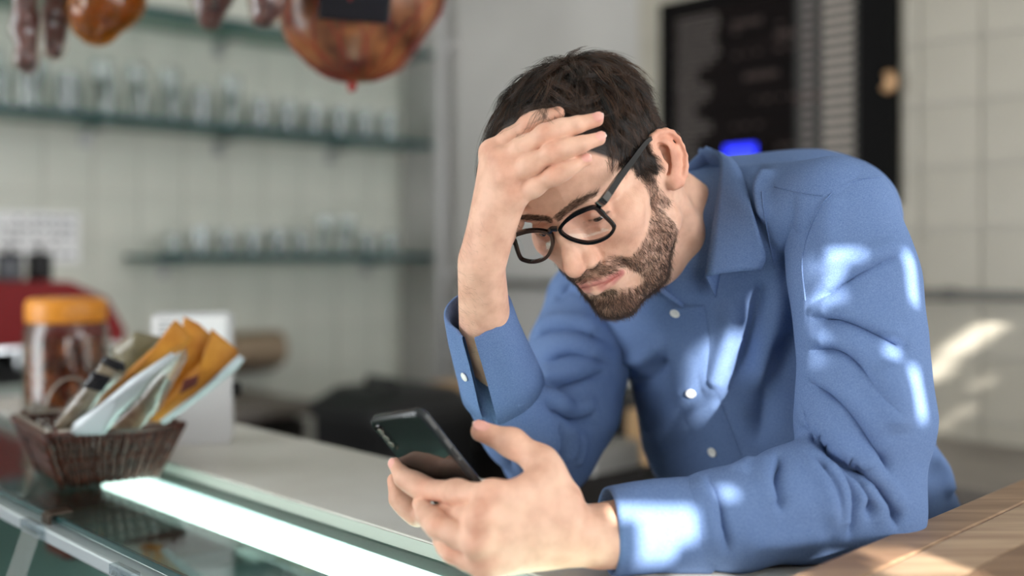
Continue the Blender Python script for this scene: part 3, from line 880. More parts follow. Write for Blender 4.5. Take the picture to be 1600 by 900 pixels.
# lips
for s in (1, -1):
    hv.chain([(107, s * 3, -50.5), (103, s * 13, -52.5), (92, s * 25, -57)], [4.2, 3.6, 1.8], 3.5)
    hv.chain([(106, 0, -62), (101.5, s * 13, -61), (92, s * 24, -57.5)], [5.0, 4.0, 1.6], 3.5)
    hv.chain([(111, 0, -56.4), (106, s * 12, -56.6), (94, s * 26, -57.4)], [1.5, 1.2, 1.0], 1.6, 'sub')
hv.ell((107, 0, -74), (7, 17, 5), 7, 'sub')
# the ear in view, traced on its own plane, then mirrored to the other side
EO, EN = h2w((-8, 79, 0)), HR @ np.array([0.36, 0.92, 0.10]); EN = EN / np.linalg.norm(EN)
ENH = HR.T @ EN
def ear(zx, zy, off=0.0):
    return w2h(px_plane(960 + zx / 5.625, 180 + zy / 5.625, EO, EN)) + ENH * off
def mir(p, s): return np.array([p[0], p[1] * s, p[2]])
for s in (1, -1):
    M = lambda pts: [mir(p, s) for p in pts]
    hull = [ear(330, 260, -2), ear(430, 230, -1), ear(500, 330, 0), ear(520, 430, 0), ear(520, 560, -1)]
    hv.chain(M(hull), [7, 8, 8, 7.5, 7], 5)
    hv.cone(mir(ear(400, 330, -9), s), mir(ear(470, 480, -9), s), 12, 10, 8)
    hel = [ear(395, 365, 1.5), ear(310, 320, 2), ear(292, 250, 3), ear(315, 195, 3.5), ear(365, 158, 4), ear(425, 146, 4.5), ear(478, 165, 5), ear(525, 215, 5.5), ear(558, 285, 6), ear(585, 365, 6), ear(598, 450, 5), ear(596, 520, 4)]
    hv.chain(M(hel), [2.6, 3.0, 3.3, 3.4, 3.4, 3.4, 3.3, 3.1, 3.0, 2.9, 3.0, 3.2], 2.0)
    hv.chain(M([ear(590, 530, 2), ear(560, 590, 1), ear(520, 610, 0), ear(490, 570, -1)]), [4.2, 5.2, 5.2, 5], 4)
    hv.chain(M([ear(425, 300, 1), ear(440, 370, -1), ear(450, 440, -1), ear(458, 500, 0)]), [5.2, 6.0, 5.5, 3.4], 2.5, 'sub')
    hv.chain(M([ear(370, 275, 4.5), ear(400, 285, 4)]), [3.4, 3.2], 2.0, 'sub')
    hv.chain(M([ear(440, 195, 8), ear(505, 240, 8.5), ear(550, 330, 9), ear(570, 420, 9)]), [3.0, 3.2, 3.0, 2.4], 2.0, 'sub')
    hv.chain(M([ear(385, 235, 2.5), ear(450, 250, 3.5), ear(510, 290, 4.5), ear(540, 350, 4.5), ear(535, 420, 4), ear(505, 475, 3.5)]), [2.0, 2.6, 2.9, 2.9, 2.6, 2.4], 2.0)
    hv.chain(M([ear(395, 400, 1), ear(418, 450, 2.5), ear(428, 490, 1.5)]), [3.6, 3.8, 3.0], 3.0)
HV, HQ = hv.mesh(); HV = relax(HV, HQ, 2)
HN = vnormals(HV, HQ)
HW = h2w(HV)
head_tree = BVHTree.FromPolygons([tuple(v) for v in HW], [tuple(int(i) for i in q) for q in HQ])
CAMP = Vector((0, 0, CAMZ))
def ray(px, py, tree, default=None):
    d = Vector(((px - 800.0) / FPX, 1.0, (HOR - py) / FPX)).normalized()
    r = tree.ray_cast(CAMP, d)
    return np.array(r[0]) if r[0] is not None else default

# beard and brow outlines as seen on his left cheek; the other side mirrors them
BEARD = [(1002, 258), (1002, 284), (1013, 300), (1018, 329), (1012, 362), (1000, 386), (986, 402), (971, 399), (950, 402), (928, 415), (908, 428), (914, 444), (938, 433), (960, 424), (977, 414), (986, 420), (1003, 428), (1002, 445), (975, 451), (955, 452), (938, 458), (936, 476), (950, 500), (985, 506), (1010, 494), (1030, 470), (1050, 446), (1066, 418), (1071, 380), (1073, 352), (1056, 321), (1036, 303), (1024, 284), (1020, 258)]
BROW = [(872, 347), (864, 340), (878, 327), (900, 312), (922, 302), (934, 301), (930, 307), (905, 321), (885, 335)]
LIPS = [(936, 433), (948, 428), (962, 423), (975, 415), (981, 418), (975, 430), (962, 441), (952, 446), (943, 441)]
def face_mask(Vh, poly):
    q = np.array(Vh, float); q[:, 1] = np.abs(q[:, 1])
    return inpoly(to_px(h2w(q)), poly)

def hair_line(Vh):
    """height above the hairline (mm); positive = hair grows here"""
    x, y, z = Vh[:, 0] + 5, np.abs(Vh[:, 1]), Vh[:, 2]
    phi = np.degrees(np.arctan2(y, x))
    zl = np.interp(phi, [0, 20, 30, 38, 46, 56, 63, 72, 80, 88, 96, 104, 120, 150, 180], [80, 80, 74, 61, 44, 21, 3, -3, -4, -4, 30, 8, -28, -48, -52])
    return z - zl

# --- hands
def hand(vol, wrist, fore, fingers, thumb, palm_k=0.011, knuckle=None, sc=1.0, pr=None):
    """fingers: list of 4 lists of world points MCP, PIP, DIP, TIP"""
    fr = [[.0100, .0088, .0079, .0066], [.0104, .0091, .0081, .0068], [.0100, .0087, .0077, .0064], [.0088, .0075, .0067, .0056]]
    vol.cone(fore, wrist, pr[0] if pr else .034, pr[1] if pr else .027, .01)
    for i, f in enumerate(fingers):
        r = [a * sc for a in fr[i]]
        m0 = wrist + (fingers[i][0] - wrist) * 0.12
        vol.cone(m0, f[0], .0165 * sc, .0118 * sc, palm_k)
        if i < 3:
            nx = fingers[i + 1]
            vol.cone(wrist + ((f[0] + nx[0]) / 2 - wrist) * 0.25, f[0] * .5 + nx[0] * .5 + (wrist - f[0]) * .12, .0150 * sc, .0085 * sc, palm_k)
    for i, f in enumerate(fingers):
        r = [a * sc for a in fr[i]]
        g = Vol.__new__(Vol); g.lo, g.h, g.ax = vol.lo, vol.h, vol.ax; g.F = np.full(vol.F.shape, 1e3, np.float32)
        g.chain(f, r, .003)
        g.ell(f[1], (r[1] * 1.02,) * 3, .006)
        # swell of the finger pads between joints
        for a, b, w in ((0, 1, 1.0), (1, 2, 1.0)):
            g.ell((f[a] + f[b]) / 2, ((r[a] + r[b]) / 2 * .985,) * 3, .010)
        d = g.F; a = vol.F; k = .0022
        rootk = .0042
        x = vol.ax[0][:, None, None]; y = vol.ax[1][None, :, None]; z = vol.ax[2][None, None, :]
        dm = np.sqrt((x - f[0][0]) ** 2 + (y - f[0][1]) ** 2 + (z - f[0][2]) ** 2)
        kk = np.where(dm < .017 * sc, rootk, np.maximum(.0008, rootk - (dm - .017 * sc) * .8)).astype(np.float32)
        hh = np.clip(0.5 + 0.5 * (d - a) / kk, 0, 1)
        vol.F = d * (1 - hh) + a * hh - kk * hh * (1 - hh)
    vol.chain(thumb, [.0150 * sc, .0125 * sc, .0108 * sc, .0085 * sc], .009)
    vol.ell(thumb[2], (.0112 * sc,) * 3, .004)

def nail_patch(f, side, w=.0062, l=.0105):
    """nail: (centre, long axis, normal) near the fingertip; side = direction the nail faces"""
    ax = (f[3] - f[2]); ax = ax / np.linalg.norm(ax)
    n = side - ax * (side @ ax); n = n / np.linalg.norm(n)
    return f[3] + ax * .000, ax, n


NAILS = []          # (centre, long axis, normal, half length, half width)
def add_nail(vol, tip, prev, face, hl, hw, up):
    ax = tip - prev; ax = ax / np.linalg.norm(ax)
    n = np.array(face, float); n = n - ax * (n @ ax); n = n / np.linalg.norm(n)
    c = tip + ax * 0.0005 + n * up
    vol.ell(c, (hl, hw, .0016), .0007, ax=np.stack([ax, np.cross(n, ax), n]))
    NAILS.append((c, ax, n, hl, hw))

# right hand, spread over his forehead
RW, RF, RE = PN(752, 414, 1.056), PN(758, 512, 1.10), PN(832, 706, 1.285)      # wrist, mid forearm, elbow
r_fing = [[PN(769, 240, 1.044), PN(824, 197, 1.030), PN(850, 184, 1.026), PN(872, 177, 1.024)],
          [PN(781, 253, 1.030), PN(852, 210, 1.012), PN(902, 195, 1.010), PN(932, 187, 1.016)],
          [PN(793, 278, 1.024), PN(862, 239, 1.006), PN(909, 225, 1.004), PN(936, 217, 1.010)],
          [PN(804, 309, 1.028), PN(864, 276, 1.009), PN(896, 259, 1.006), PN(916, 250, 1.008)]]
r_thumb = [PN(776, 380, 1.072), PN(797, 345, 1.094), PN(800, 312, 1.114), PN(797, 284, 1.128)]
lo = np.array([-0.105, 0.965, CAMZ - 0.245]); hi = np.array([0.115, 1.32, CAMZ + 0.165])
rv = Vol(lo, (0.115, 1.155, CAMZ + 0.165), 0.00135)
rv.lo[2] = lo[2]
rv = Vol((-0.075, 0.975, CAMZ - 0.10), (0.105, 1.150, CAMZ + 0.150), 0.00130)
hand(rv, RW, RF, r_fing, r_thumb, sc=.99, pr=(.0265, .0230))
for i, (hl, hw) in ((1, (.0060, .0052)), (2, (.0058, .0050)), (3, (.0050, .0043))):
    add_nail(rv, r_fing[i][3], r_fing[i][2], (-0.02, -1.0, 0.38), hl, hw, [0, .0060, .0056, .0048][i])
for i in range(4):      # tendons and knuckle heads on the back of the hand
    k = r_fing[i][0] + np.array([0, -.0035, .002])
    rv.ell(k, (.0098, .0098, .0098), .010)
    rv.cone(k + (RW - k) * 0.15, k + (RW - k) * 0.8 + np.array([0, -.006, 0]), .0065, .006, .008)
RHV, RHQ = rv.mesh(); RHV = relax(RHV, RHQ, 2)

# left hand, holding the phone
PH_W = np.array([.70, -.68, .20]); PH_W /= np.linalg.norm(PH_W)                # across the phone
PH_L = np.array([.544, .334, -.770]); PH_L -= PH_W * (PH_L @ PH_W); PH_L /= np.linalg.norm(PH_L)   # down its length
PH_N = -np.cross(PH_W, PH_L)                                                  # out of its back, towards the camera
PH_O = PN(571, 657, .965)                                                     # corner of the back at the cameras
def on_phone(px, py, off): return px_plane(px, py, PH_O, PH_N) + PH_N * off
LW, LF = PN(938, 838, .958), PN(1075, 822, .985)
l_fing = [[PN(766, 775, .910), on_phone(676, 749, .012), on_phone(640, 733, .0105), on_phone(619, 728, -.001)],
          [PN(748, 810, .902), on_phone(664, 787, .013), on_phone(632, 766, .0105), on_phone(616, 752, -.001)],
          [PN(745, 848, .902), PN(684, 822, .920), PN(664, 800, .945), PN(656, 786, .968)],
          [PN(757, 882, .910), PN(708, 864, .922), PN(690, 845, .944), PN(682, 832, .962)]]
l_thumb = [PN(880, 778, .945), PN(846, 722, .948), PN(800, 692, .955), PN(751, 674, .962)]
lv = Vol((-0.125, 0.860, CAMZ - 0.292), (0.180, 1.030, CAMZ - 0.125), 0.00135)
hand(lv, LW, LF, l_fing, l_thumb, sc=1.06, palm_k=.012, pr=(.036, .0285))
lv.ell(PN(850, 815, .935), (.034, .020, .030), .016)
lv.cone(PN(858, 742, .935), PN(800, 775, .915), .013, .011, .014)              # web of the thumb
for i in range(4):
    k = l_fing[i][0] + np.array([.002, -.004, .002])
    lv.ell(k, (.0095, .0095, .0095), .012)
    lv.cone(k + (LW - k) * 0.12, k + (LW - k) * 0.75 + np.array([0, -.008, 0]), .0065, .006, .009)
add_nail(lv, l_thumb[3], l_thumb[2], (0.25, -.62, 0.75), .0085, .0066, .0072)
add_nail(lv, l_fing[0][3], l_fing[0][2], (-.6, -.75, 0.3), .0055, .0050, .0060)
LHV, LHQ = lv.mesh(); LHV = relax(LHV, LHQ, 2)
# ------------------------------------------------------------------ the man: shirt shapes
LS, RS = PN(1312, 338, 1.112), PN(925, 474, 1.372)                   # shoulder joints
BL = (LS - RS) / np.linalg.norm(LS - RS)                             # towards his left
BU = np.array([-.40, -.28, .86]); BU -= BL * (BU @ BL); BU /= np.linalg.norm(BU)
BF = np.cross(BL, BU)                                                # chest forward
BAX = np.stack([BF, BL, BU])
def HZ(x, y, z): return np.array([x, y, CAMZ + z])
tv = Vol((0.0, 1.0, CAMZ - 0.58), (0.66, 1.66, CAMZ + 0.18), 0.0034)
tv.ell(HZ(.275, 1.285, -.06), (.125, .180, .15), ax=BAX)
tv.ell(HZ(.30, 1.305, .015), (.10, .175, .10), .05, ax=BAX)          # upper back
tv.ell(HZ(.325, 1.325, -.20), (.135, .185, .16), .05, ax=BAX)
tv.ell(HZ(.385, 1.375, -.35), (.138, .185, .18), .05, ax=BAX)
tv.ell(HZ(.43, 1.42, -.50), (.140, .185, .16), .05, ax=BAX)
tv.cone(HZ(.235, 1.245, .03), LS + np.array([-.01, 0, .004]), .058, .056, .05)
tv.cone(HZ(.22, 1.26, .02), RS, .058, .055, .05)
tv.cone(HZ(.20, 1.225, -.005), HZ(.26, 1.29, .03), .072, .085, .03)
TV0, TQ0 = tv.mesh()
TV0 = relax(TV0, TQ0, 3)

# left sleeve (near), right sleeve (far)
LE = PN(1345, 792, 1.035)
l_arm = [LS + np.array([0, 0, 0]), PN(1335, 440, 1.088), PN(1345, 540, 1.070), PN(1350, 650, 1.052), LE]
l_rad = [.059, .0575, .0555, .0595, .0540]
l_fore = [LE, PN(1250, 786, 1.012), PN(1150, 809, .992), PN(1082, 818, .982)]
l_frad = [.0540, .0500, .0435, .0400]
sv = Vol((.14, .90, CAMZ - 0.31), (.46, 1.20, CAMZ + 0.125), 0.0023)
sv.chain(l_arm, l_rad, .03)
sv.chain(l_fore, l_frad, .022)
SV0, SQ0 = sv.mesh(); SV0 = relax(SV0, SQ0, 3)

r_arm = [RS, PN(905, 560, 1.335), PN(890, 640, 1.305), PN(856, 706, 1.285)]
r_rad = [.058, .058, .055, .050]
r_fore = [PN(856, 706, 1.285), PN(818, 662, 1.232), PN(782, 610, 1.170)]
r_frad = [.050, .0475, .0400]
qv = Vol((-.07, 1.08, CAMZ - 0.33), (.20, 1.46, CAMZ + 0.04), 0.0025)
qv.chain(r_arm, r_rad, .03)
qv.chain(r_fore, r_frad, .018)
QV0, QQ0 = qv.mesh(); QV0 = relax(QV0, QQ0, 3)

def tree_of(V, Q): return BVHTree.FromPolygons([tuple(v) for v in V], [tuple(int(i) for i in q) for q in Q])
ttree, stree, qtree = tree_of(TV0, TQ0), tree_of(SV0, SQ0), tree_of(QV0, QQ0)

def trace(path, tree, n=24):
    """pixel path -> points on the cloth"""
    out = []
    for x, y in spline(path, n):
        h = ray(x, y, tree)
        if h is not None: out.append(h)
    return out

def vnoise(V, scale, seed):
    """smooth value noise in [-1, 1]"""
    rs = np.random.default_rng(seed); T = rs.uniform(-1, 1, (64, 64, 64))
    q = V * scale + 100.0; i = np.floor(q).astype(int); f = q - i; f = f * f * (3 - 2 * f); r = 0
    for a in (0, 1):
        for b in (0, 1):
            for c in (0, 1):
                w = (f[:, 0] if a else 1 - f[:, 0]) * (f[:, 1] if b else 1 - f[:, 1]) * (f[:, 2] if c else 1 - f[:, 2])
                r = r + w * T[(i[:, 0] + a) % 64, (i[:, 1] + b) % 64, (i[:, 2] + c) % 64]
    return r

def fold(V, N, path, tree, w, h):
    """ridge (h > 0) or crease (h < 0) along a traced path, with soft ends"""
    pts = trace(path, tree)
    if len(pts) < 3: return V
    pts = np.array(pts); d = np.full(len(V), 1e9); tt = np.zeros(len(V))
    for i in range(len(pts) - 1):
        e, t = seg_dist(V, pts[i], pts[i + 1]); m = e < d
        d[m] = e[m]; tt[m] = (i + t[m]) / (len(pts) - 1)
    env = np.clip(np.minimum(tt, 1 - tt) * 5 + .15, 0, 1)
    prof = np.exp(-(d / w) ** 2) if h > 0 else .35 * np.exp(-(d / w) ** 2) + .75 * np.exp(-d / (.8 * w))
    return V + N * (2.1 * prof * h * env)[:, None]

def crumple(V, Q, folds, tree, noise=()):
    for (sc, amp, seed) in noise: V = V + vnormals(V, Q) * (vnoise(V, np.array(sc), seed) * amp)[:, None]
    for path, w, h in folds: V = fold(V, vnormals(V, Q), path, tree, w, h)
    return V

def rc(path, dx, dy): return [(x + dx, y + dy) for x, y in path]
UA = [[(1268, 474), (1320, 440), (1370, 412), (1413, 396)],
      [(1266, 496), (1320, 500), (1373, 522), (1420, 548)],
      [(1262, 545), (1313, 547), (1358, 583), (1404, 651)],
      [(1256, 592), (1313, 628), (1360, 690), (1395, 745)],
      [(1254, 640), (1298, 704), (1358, 741), (1396, 790), (1405, 826)],
      [(1254, 668), (1320, 712), (1356, 770), (1362, 815)],
      [(1300, 716), (1330, 770), (1332, 845)],
      [(1270, 712), (1306, 764), (1318, 830)],
      [(1215, 706), (1210, 749), (1222, 800)],
      [(1106, 742), (1122, 800), (1140, 866)],
      [(1150, 735), (1190, 705), (1235, 690)]]
sf = []
for i, (w, h) in enumerate([(.007, -.0038), (.006, -.0046), (.0065, -.0052), (.0075, -.0060), (.0070, -.0085), (.0060, -.0060), (.0055, -.0050), (.005, -.0045), (.006, -.0045), (.006, -.0042), (.010, .003)]):
    sf.append((UA[i], w, h))
    if h < 0: sf.append((rc(UA[i], -4, -13) if i < 6 else rc(UA[i], -13, -3), w * 1.6, -h * .75))
sf += [([(1300, 300), (1290, 350), (1300, 420)], .012, .003), ([(1380, 560), (1395, 620), (1400, 680)], .015, .004), ([(1160, 850), (1230, 846), (1300, 838)], .01, .003)]
SV = crumple(SV0, SQ0, sf, stree, [((14, 14, 14), .0022, 3), ((34, 34, 34), .0010, 4)])
UR = [[(832, 530), (860, 514), (904, 514), (952, 532)], [(846, 566), (892, 552), (952, 566)], [(842, 602), (890, 596), (948, 576)],
      [(850, 628), (900, 652), (932, 640)], [(876, 660), (882, 694), (874, 724)], [(896, 672), (894, 705), (888, 730)], [(868, 470), (890, 450), (930, 446)], [(790, 650), (830, 630), (850, 600)], [(760, 640), (790, 700), (800, 736)]]
qf = []
for i, (w, h) in enumerate([(.007, -.005), (.007, -.005), (.007, -.0052), (.0075, -.0065), (.006, -.005), (.005, -.004), (.007, -.003), (.006, -.0035), (.006, -.003)]):
    qf += [(UR[i], w, h), (rc(UR[i], 2, -12) if i not in (4, 5, 8) else rc(UR[i], 13, 0), w * 1.6, -h * .75)]
QV = crumple(QV0, QQ0, qf, qtree, [((14, 14, 14), .0022, 5), ((34, 34, 34), .0010, 6)])
tf = [([(1190, 440), (1175, 500), (1150, 590)], .010, -.006), ([(1222, 430), (1210, 520), (1185, 620)], .014, .006), ([(1240, 300), (1232, 380), (1228, 470)], .008, -.004),
      ([(1150, 470), (1135, 540), (1112, 620)], .013, .006), ([(1205, 268), (1190, 300), (1205, 350)], .008, .006), ([(1185, 262), (1180, 300), (1190, 340)], .006, -.006),
      ([(970, 560), (1010, 560), (1040, 530)], .009, .004), ([(985, 600), (1020, 590), (1045, 560)], .008, -.004), ([(1180, 700), (1200, 600), (1240, 520)], .016, -.006),
      ([(1455, 650), (1475, 690), (1480, 720)], .012, -.008), ([(1450, 700), (1470, 740), (1480, 780)], .012, .006), ([(1020, 700), (1060, 650), (1090, 560)], .015, .004)]
TV = crumple(TV0, TQ0, tf, ttree, [((11, 11, 11), .0035, 8), ((26, 26, 26), .0012, 9)])
# ------------------------------------------------------------------ things standing on the counter
# basket
bk_brown = mat('wicker_brown', (84, 38, 22), .35, spec=.5, var=((44, 18, 10), 120.0)); bk_dark = mat('wicker_dark', (46, 20, 12), .4); wire = mat('wire_silver', (168, 160, 150), .3, metal=.85)
a0 = math.radians(35.0); E1, E2 = Vector((math.cos(a0), math.sin(a0), 0)), Vector((-math.sin(a0), math.cos(a0), 0))
BH = .072; RW_, RD_ = .166, .192; NB = zpx(95, 681, GZ + BH); BC = NB + E1 * (RW_ / 2) + E2 * (RD_ / 2); BC = BC - D2 * .016; BC.z = GZ + .001
bas = empty('wicker_basket', BC, 'brown wicker basket with silver wire rim holding packets', 'basket')
def bpt(a, b, t, out=0.0):
    """a, b in [-1,1] across the basket, t height 0..1"""
    k = .68 + .32 * t
    return BC + E1 * (a * (RW_ / 2) * k + (out * a if abs(a) > .99 else 0)) + E2 * (b * (RD_ / 2) * k + (out * b if abs(b) > .99 else 0)) + UP * (BH * t)
def around(n):
    per = 2 * (RW_ + RD_); out = []
    for i in range(n):
        d = per * i / n
        if d < RW_: out.append((-1 + 2 * d / RW_, -1))
        elif d < RW_ + RD_: out.append((1, -1 + 2 * (d - RW_) / RD_))
        elif d < 2 * RW_ + RD_: out.append((1 - 2 * (d - RW_ - RD_) / RW_, 1))
        else: out.append((-1, 1 - 2 * (d - 2 * RW_ - RD_) / RD_))
    return out
random.seed(3)
st = MB()
for (a, b) in around(96):
    j = random.uniform(-.025, .025); j2 = random.uniform(-.02, .02)
    pts = []
    for t in np.linspace(0, 1, 6):
        s_ = .0016 * math.sin(t * 9 + random.random())
        aa, bb = (a + j * t + j2, b) if abs(b) > .99 else (a, b + j * t + j2)
        pts.append(bpt(max(-1, min(1, aa)), max(-1, min(1, bb)), t, s_))
    st.tube(pts, random.uniform(.0024, .0034), 5)
st.build('upright_canes', bk_brown, bas, smooth=True)['kind'] = 'stuff'
for row in range(5):
    pts = []
    for i, (a, b) in enumerate(around(208)):
        pts.append(bpt(a, b, .10 + row * .19, .0030 * (1 if ((i // 2 + row) % 2) else -1)))
    MB().tube(pts, .0019, 5, closed=True).build('weaver', bk_dark if row % 2 else bk_brown, bas, smooth=True)
cbox_b = MB().box(BC + UP * .003, (RW_ * .68, RD_ * .68, .005), (E1, E2, UP)).build('bottom', bk_dark, bas)
MB().tube([bpt(a, b, 1.0, .002) for a, b in around(120)], .0048, 7, closed=True).build('rim_cane', bk_brown, bas, smooth=True)
MB().tube([bpt(a, b, 1.07, -.002) for a, b in around(80)], .0026, 7, closed=True).build('rim_wire', wire, bas, smooth=True)
for sa, sb in ((-1, -1), (1, -1), (1, 1), (-1, 1)):
    MB().tube([bpt(sa, sb, t, .004) for t in np.linspace(0, 1.05, 6)], .0042, 7).build('corner_post', bk_brown, bas, smooth=True)
    c = bpt(sa * .9, sb, 1.0, .0)
    MB().tube([c + E2 * (.008 * math.cos(q)) + UP * (.010 * math.sin(q)) for q in np.linspace(0, 2 * math.pi, 15)[:-1]], .0022, 6, closed=True).build('lashing', bk_brown, bas, smooth=True)
def scroll(zp, o, n, name):
    pts = [Vector(px_plane(x / 2.57, 430 + y / 2.57, np.array(o), np.array(n))) for x, y in spline(zp, 60)]
    MB().tube(pts, .0021, 7).build(name, wire, bas, smooth=True)
def spiral(cx, cy, r, a_0, turns, d=1):
    return [(cx + r * (1 - .75 * k / 12) * math.cos(a_0 + d * turns * 6.283 * k / 12), cy + r * (1 - .75 * k / 12) * math.sin(a_0 + d * turns * 6.283 * k / 12)) for k in range(13)]
scroll(list(reversed(spiral(358, 600, 28, .6, 1.3, 1))) + [(405, 560), (440, 500), (490, 462), (540, 462), (585, 492), (612, 545), (630, 590)] + spiral(655, 585, 26, 2.8, 1.2, -1), bpt(0, -1, 1.05), E2, 'scroll_handle')
scroll(list(reversed(spiral(145, 528, 28, .3, 1.3, 1))) + [(185, 520), (205, 470), (245, 425), (290, 412), (330, 425), (370, 470), (395, 530)], bpt(0, 1, 1.05), E2, 'scroll_handle')

# packets in the basket: pillow-shaped bags with their own thickness
def pillow(outline, D, thick, tilt=0.0, n=7):
    """bulged bag over a pixel outline at distance D (tilt = depth change per metre of height)"""
    poly = np.array(outline, float); c2 = poly.mean(0)
    zc = P(c2[0], c2[1], D).z
    def W(p):
        q = P(p[0], p[1], D); return P(p[0], p[1], D + tilt * (q.z - zc))
    m = len(poly) * 5; dense = []
    for i in range(len(poly)):
        for t in np.linspace(0, 1, 6)[:-1]: dense.append(poly[i] * (1 - t) + poly[(i + 1) % len(poly)] * t)
    V, F = [], []
    for side in (1, -1):
        b = len(V)
        for k in range(n + 1):
            f = 1 - k / n * .98; bul = thick / 2 * (1 - f ** 2.2) + .0006
            for i, p in enumerate(dense):
                w = .0012 * math.sin(i * 1.7 + k * 2.1) * (1 - f)
                V.append(W(c2 + (p - c2) * f) + Vector((0, -1, .25)).normalized() * side * (bul + w))
        for k in range(n):
            for i in range(m): F.append((b + k * m + i, b + k * m + (i + 1) % m, b + (k + 1) * m + (i + 1) % m, b + (k + 1) * m + i))
        F.append(tuple(b + n * m + i for i in range(m)))
    N2 = (n + 1) * m
    for i in range(m): F.append((i, (i + 1) % m, N2 + (i + 1) % m, N2 + i))
    mb = MB(); mb._add(V, F); return mb
amber = mat('amber_paper', (206, 140, 52), .5, spec=.4, var=((186, 118, 38), 40.0)); film = thin_glass('clear_film', (236, 236, 232), 1.0, .06, .05, ((225, 225, 222), .06))
cont_br = mat('cured_slices', (118, 98, 76), .5, var=((84, 58, 44), 60.0)); cont_lt = mat('biscuit_pale', (176, 158, 132), .6, var=((140, 116, 92), 50.0)); white_film = mat('white_film', (196, 204, 208), .25, spec=.6, coat=.3); blk_lab = mat('label_black', (22, 22, 28), .25, spec=.6); olive = mat('olive_film', (118, 110, 84), .3, spec=.6, coat=.3); dkred = mat('peppers_dark_red', (96, 34, 26), .5)
def Z3(L): return [(x / 2.57, 430 + y / 2.57) for x, y in L]
def packet(name, label, outs):
    cx = np.mean([p for _, o, *_ in outs for p in o], 0)
    r = empty(name, BC + UP * .008, label, 'packet', 'packets in the basket')
    for pname, o, D, th, tl, m in outs: pillow(o, D, th, tl).build(pname, m, r, smooth=True)
packet('snack_packet', 'olive grey film packet at the back of the basket', [('bag', Z3([(450, 300), (545, 225), (650, 250), (640, 330), (560, 420), (470, 400)]), 1.465, .022, -.2, olive)])
packet('snack_packet', 'tallest amber paper packet with square top, middle of the basket', [('bag', Z3([(740, 165), (800, 195), (880, 270), (850, 330), (720, 480), (600, 590), (560, 560), (690, 380), (750, 290)]), 1.440, .024, -.2, amber)])
packet('snack_packet', 'amber paper packet leaning furthest out over the basket end', [('bag', Z3([(850, 215), (955, 300), (950, 360), (860, 440), (740, 520), (640, 590), (600, 585), (760, 390), (860, 300)]), 1.425, .024, -.2, amber), ('dark_print', Z3([(740, 420), (800, 400), (790, 440), (720, 480)]), 1.411, .004, -.2, dkred)])
packet('snack_packet', 'white-edged packet leaning at the right end of the basket', [('bag', Z3([(960, 318), (985, 335), (960, 370), (840, 470), (700, 570), (660, 600), (640, 585), (820, 450)]), 1.412, .014, -.2, white_film)])
packet('snack_packet', 'amber paper packet with pointed top beside the striped label packet', [('bag', Z3([(705, 178), (778, 250), (730, 300), (600, 380), (480, 500), (400, 590), (365, 590), (400, 490), (560, 340), (640, 270)]), 1.405, .022, -.2, amber)])
packet('snack_packet', 'clear packet with black banded label at the left of the basket', [('bag', Z3([(430, 320), (500, 350), (505, 400), (420, 480), (330, 600), (270, 650), (185, 645), (250, 540), (340, 430)]), 1.392, .030, -.2, film), ('contents', Z3([(420, 345), (485, 370), (400, 470), (300, 590), (240, 640), (200, 635), (270, 540), (350, 440)]), 1.392, .020, -.2, cont_lt), ('label_band', Z3([(420, 325), (500, 352), (505, 385), (470, 385), (400, 350)]), 1.374, .006, -.2, blk_lab), ('label_band', Z3([(370, 385), (450, 410), (410, 470), (330, 450)]), 1.374, .006, -.2, blk_lab)])
packet('snack_packet', 'white glossy film packet lying across the front of the basket', [('bag', Z3([(690, 310), (720, 330), (620, 420), (480, 560), (420, 640), (275, 645), (300, 590), (400, 520), (520, 420)]), 1.372, .022, -.2, white_film)])
packet('snack_packet', 'clear pointed packet of pale slices at the front of the basket', [('bag', Z3([(750, 290), (755, 330), (700, 430), (640, 540), (560, 620), (430, 625), (520, 540), (620, 400)]), 1.358, .026, -.2, film), ('contents', Z3([(660, 400), (690, 430), (630, 520), (560, 615), (440, 620), (540, 520)]), 1.358, .018, -.2, cont_br)])

# jar with orange lid
jc = zpx(104, 650, BZ); jc = Vector((jc.x, jc.y, BZ + .0008)); JD = jc.y; jr = 64 / FPX * JD; jh = (650 - 466) / FPX * JD
jar = empty('storage_jar', jc, 'large clear jar with an orange lid behind the basket', 'jar')
jar_gl = thin_glass('jar_glass', (240, 242, 238), 1.0, .01, .015)
MB().lathe([(0, .004), (jr * .86, .004), (jr * .97, .012), (jr, .03), (jr, jh * .66), (jr * .96, jh * .76), (jr * .86, jh * .82), (jr * .86, jh * .86), (jr * .83, jh * .86), (jr * .83, jh * .82), (jr * .93, jh * .75), (jr * .97, jh * .65), (jr * .97, .032), (jr * .93, .016), (0, .012)], jc, 36).build('glass_body', jar_gl, jar, smooth=True, angle=50)
lid_m = mat('lid_orange', (226, 146, 48), .35, spec=.5)
MB().lathe([(jr * .86, jh * .80), (jr * .93, jh * .80), (jr * .945, jh * .815), (jr * .945, jh * .95), (jr * .90, jh * .985), (jr * .80, jh), (0, jh)], jc, 40).build('lid', lid_m, jar, smooth=True, angle=50)
pep = MB(); random.seed(9)
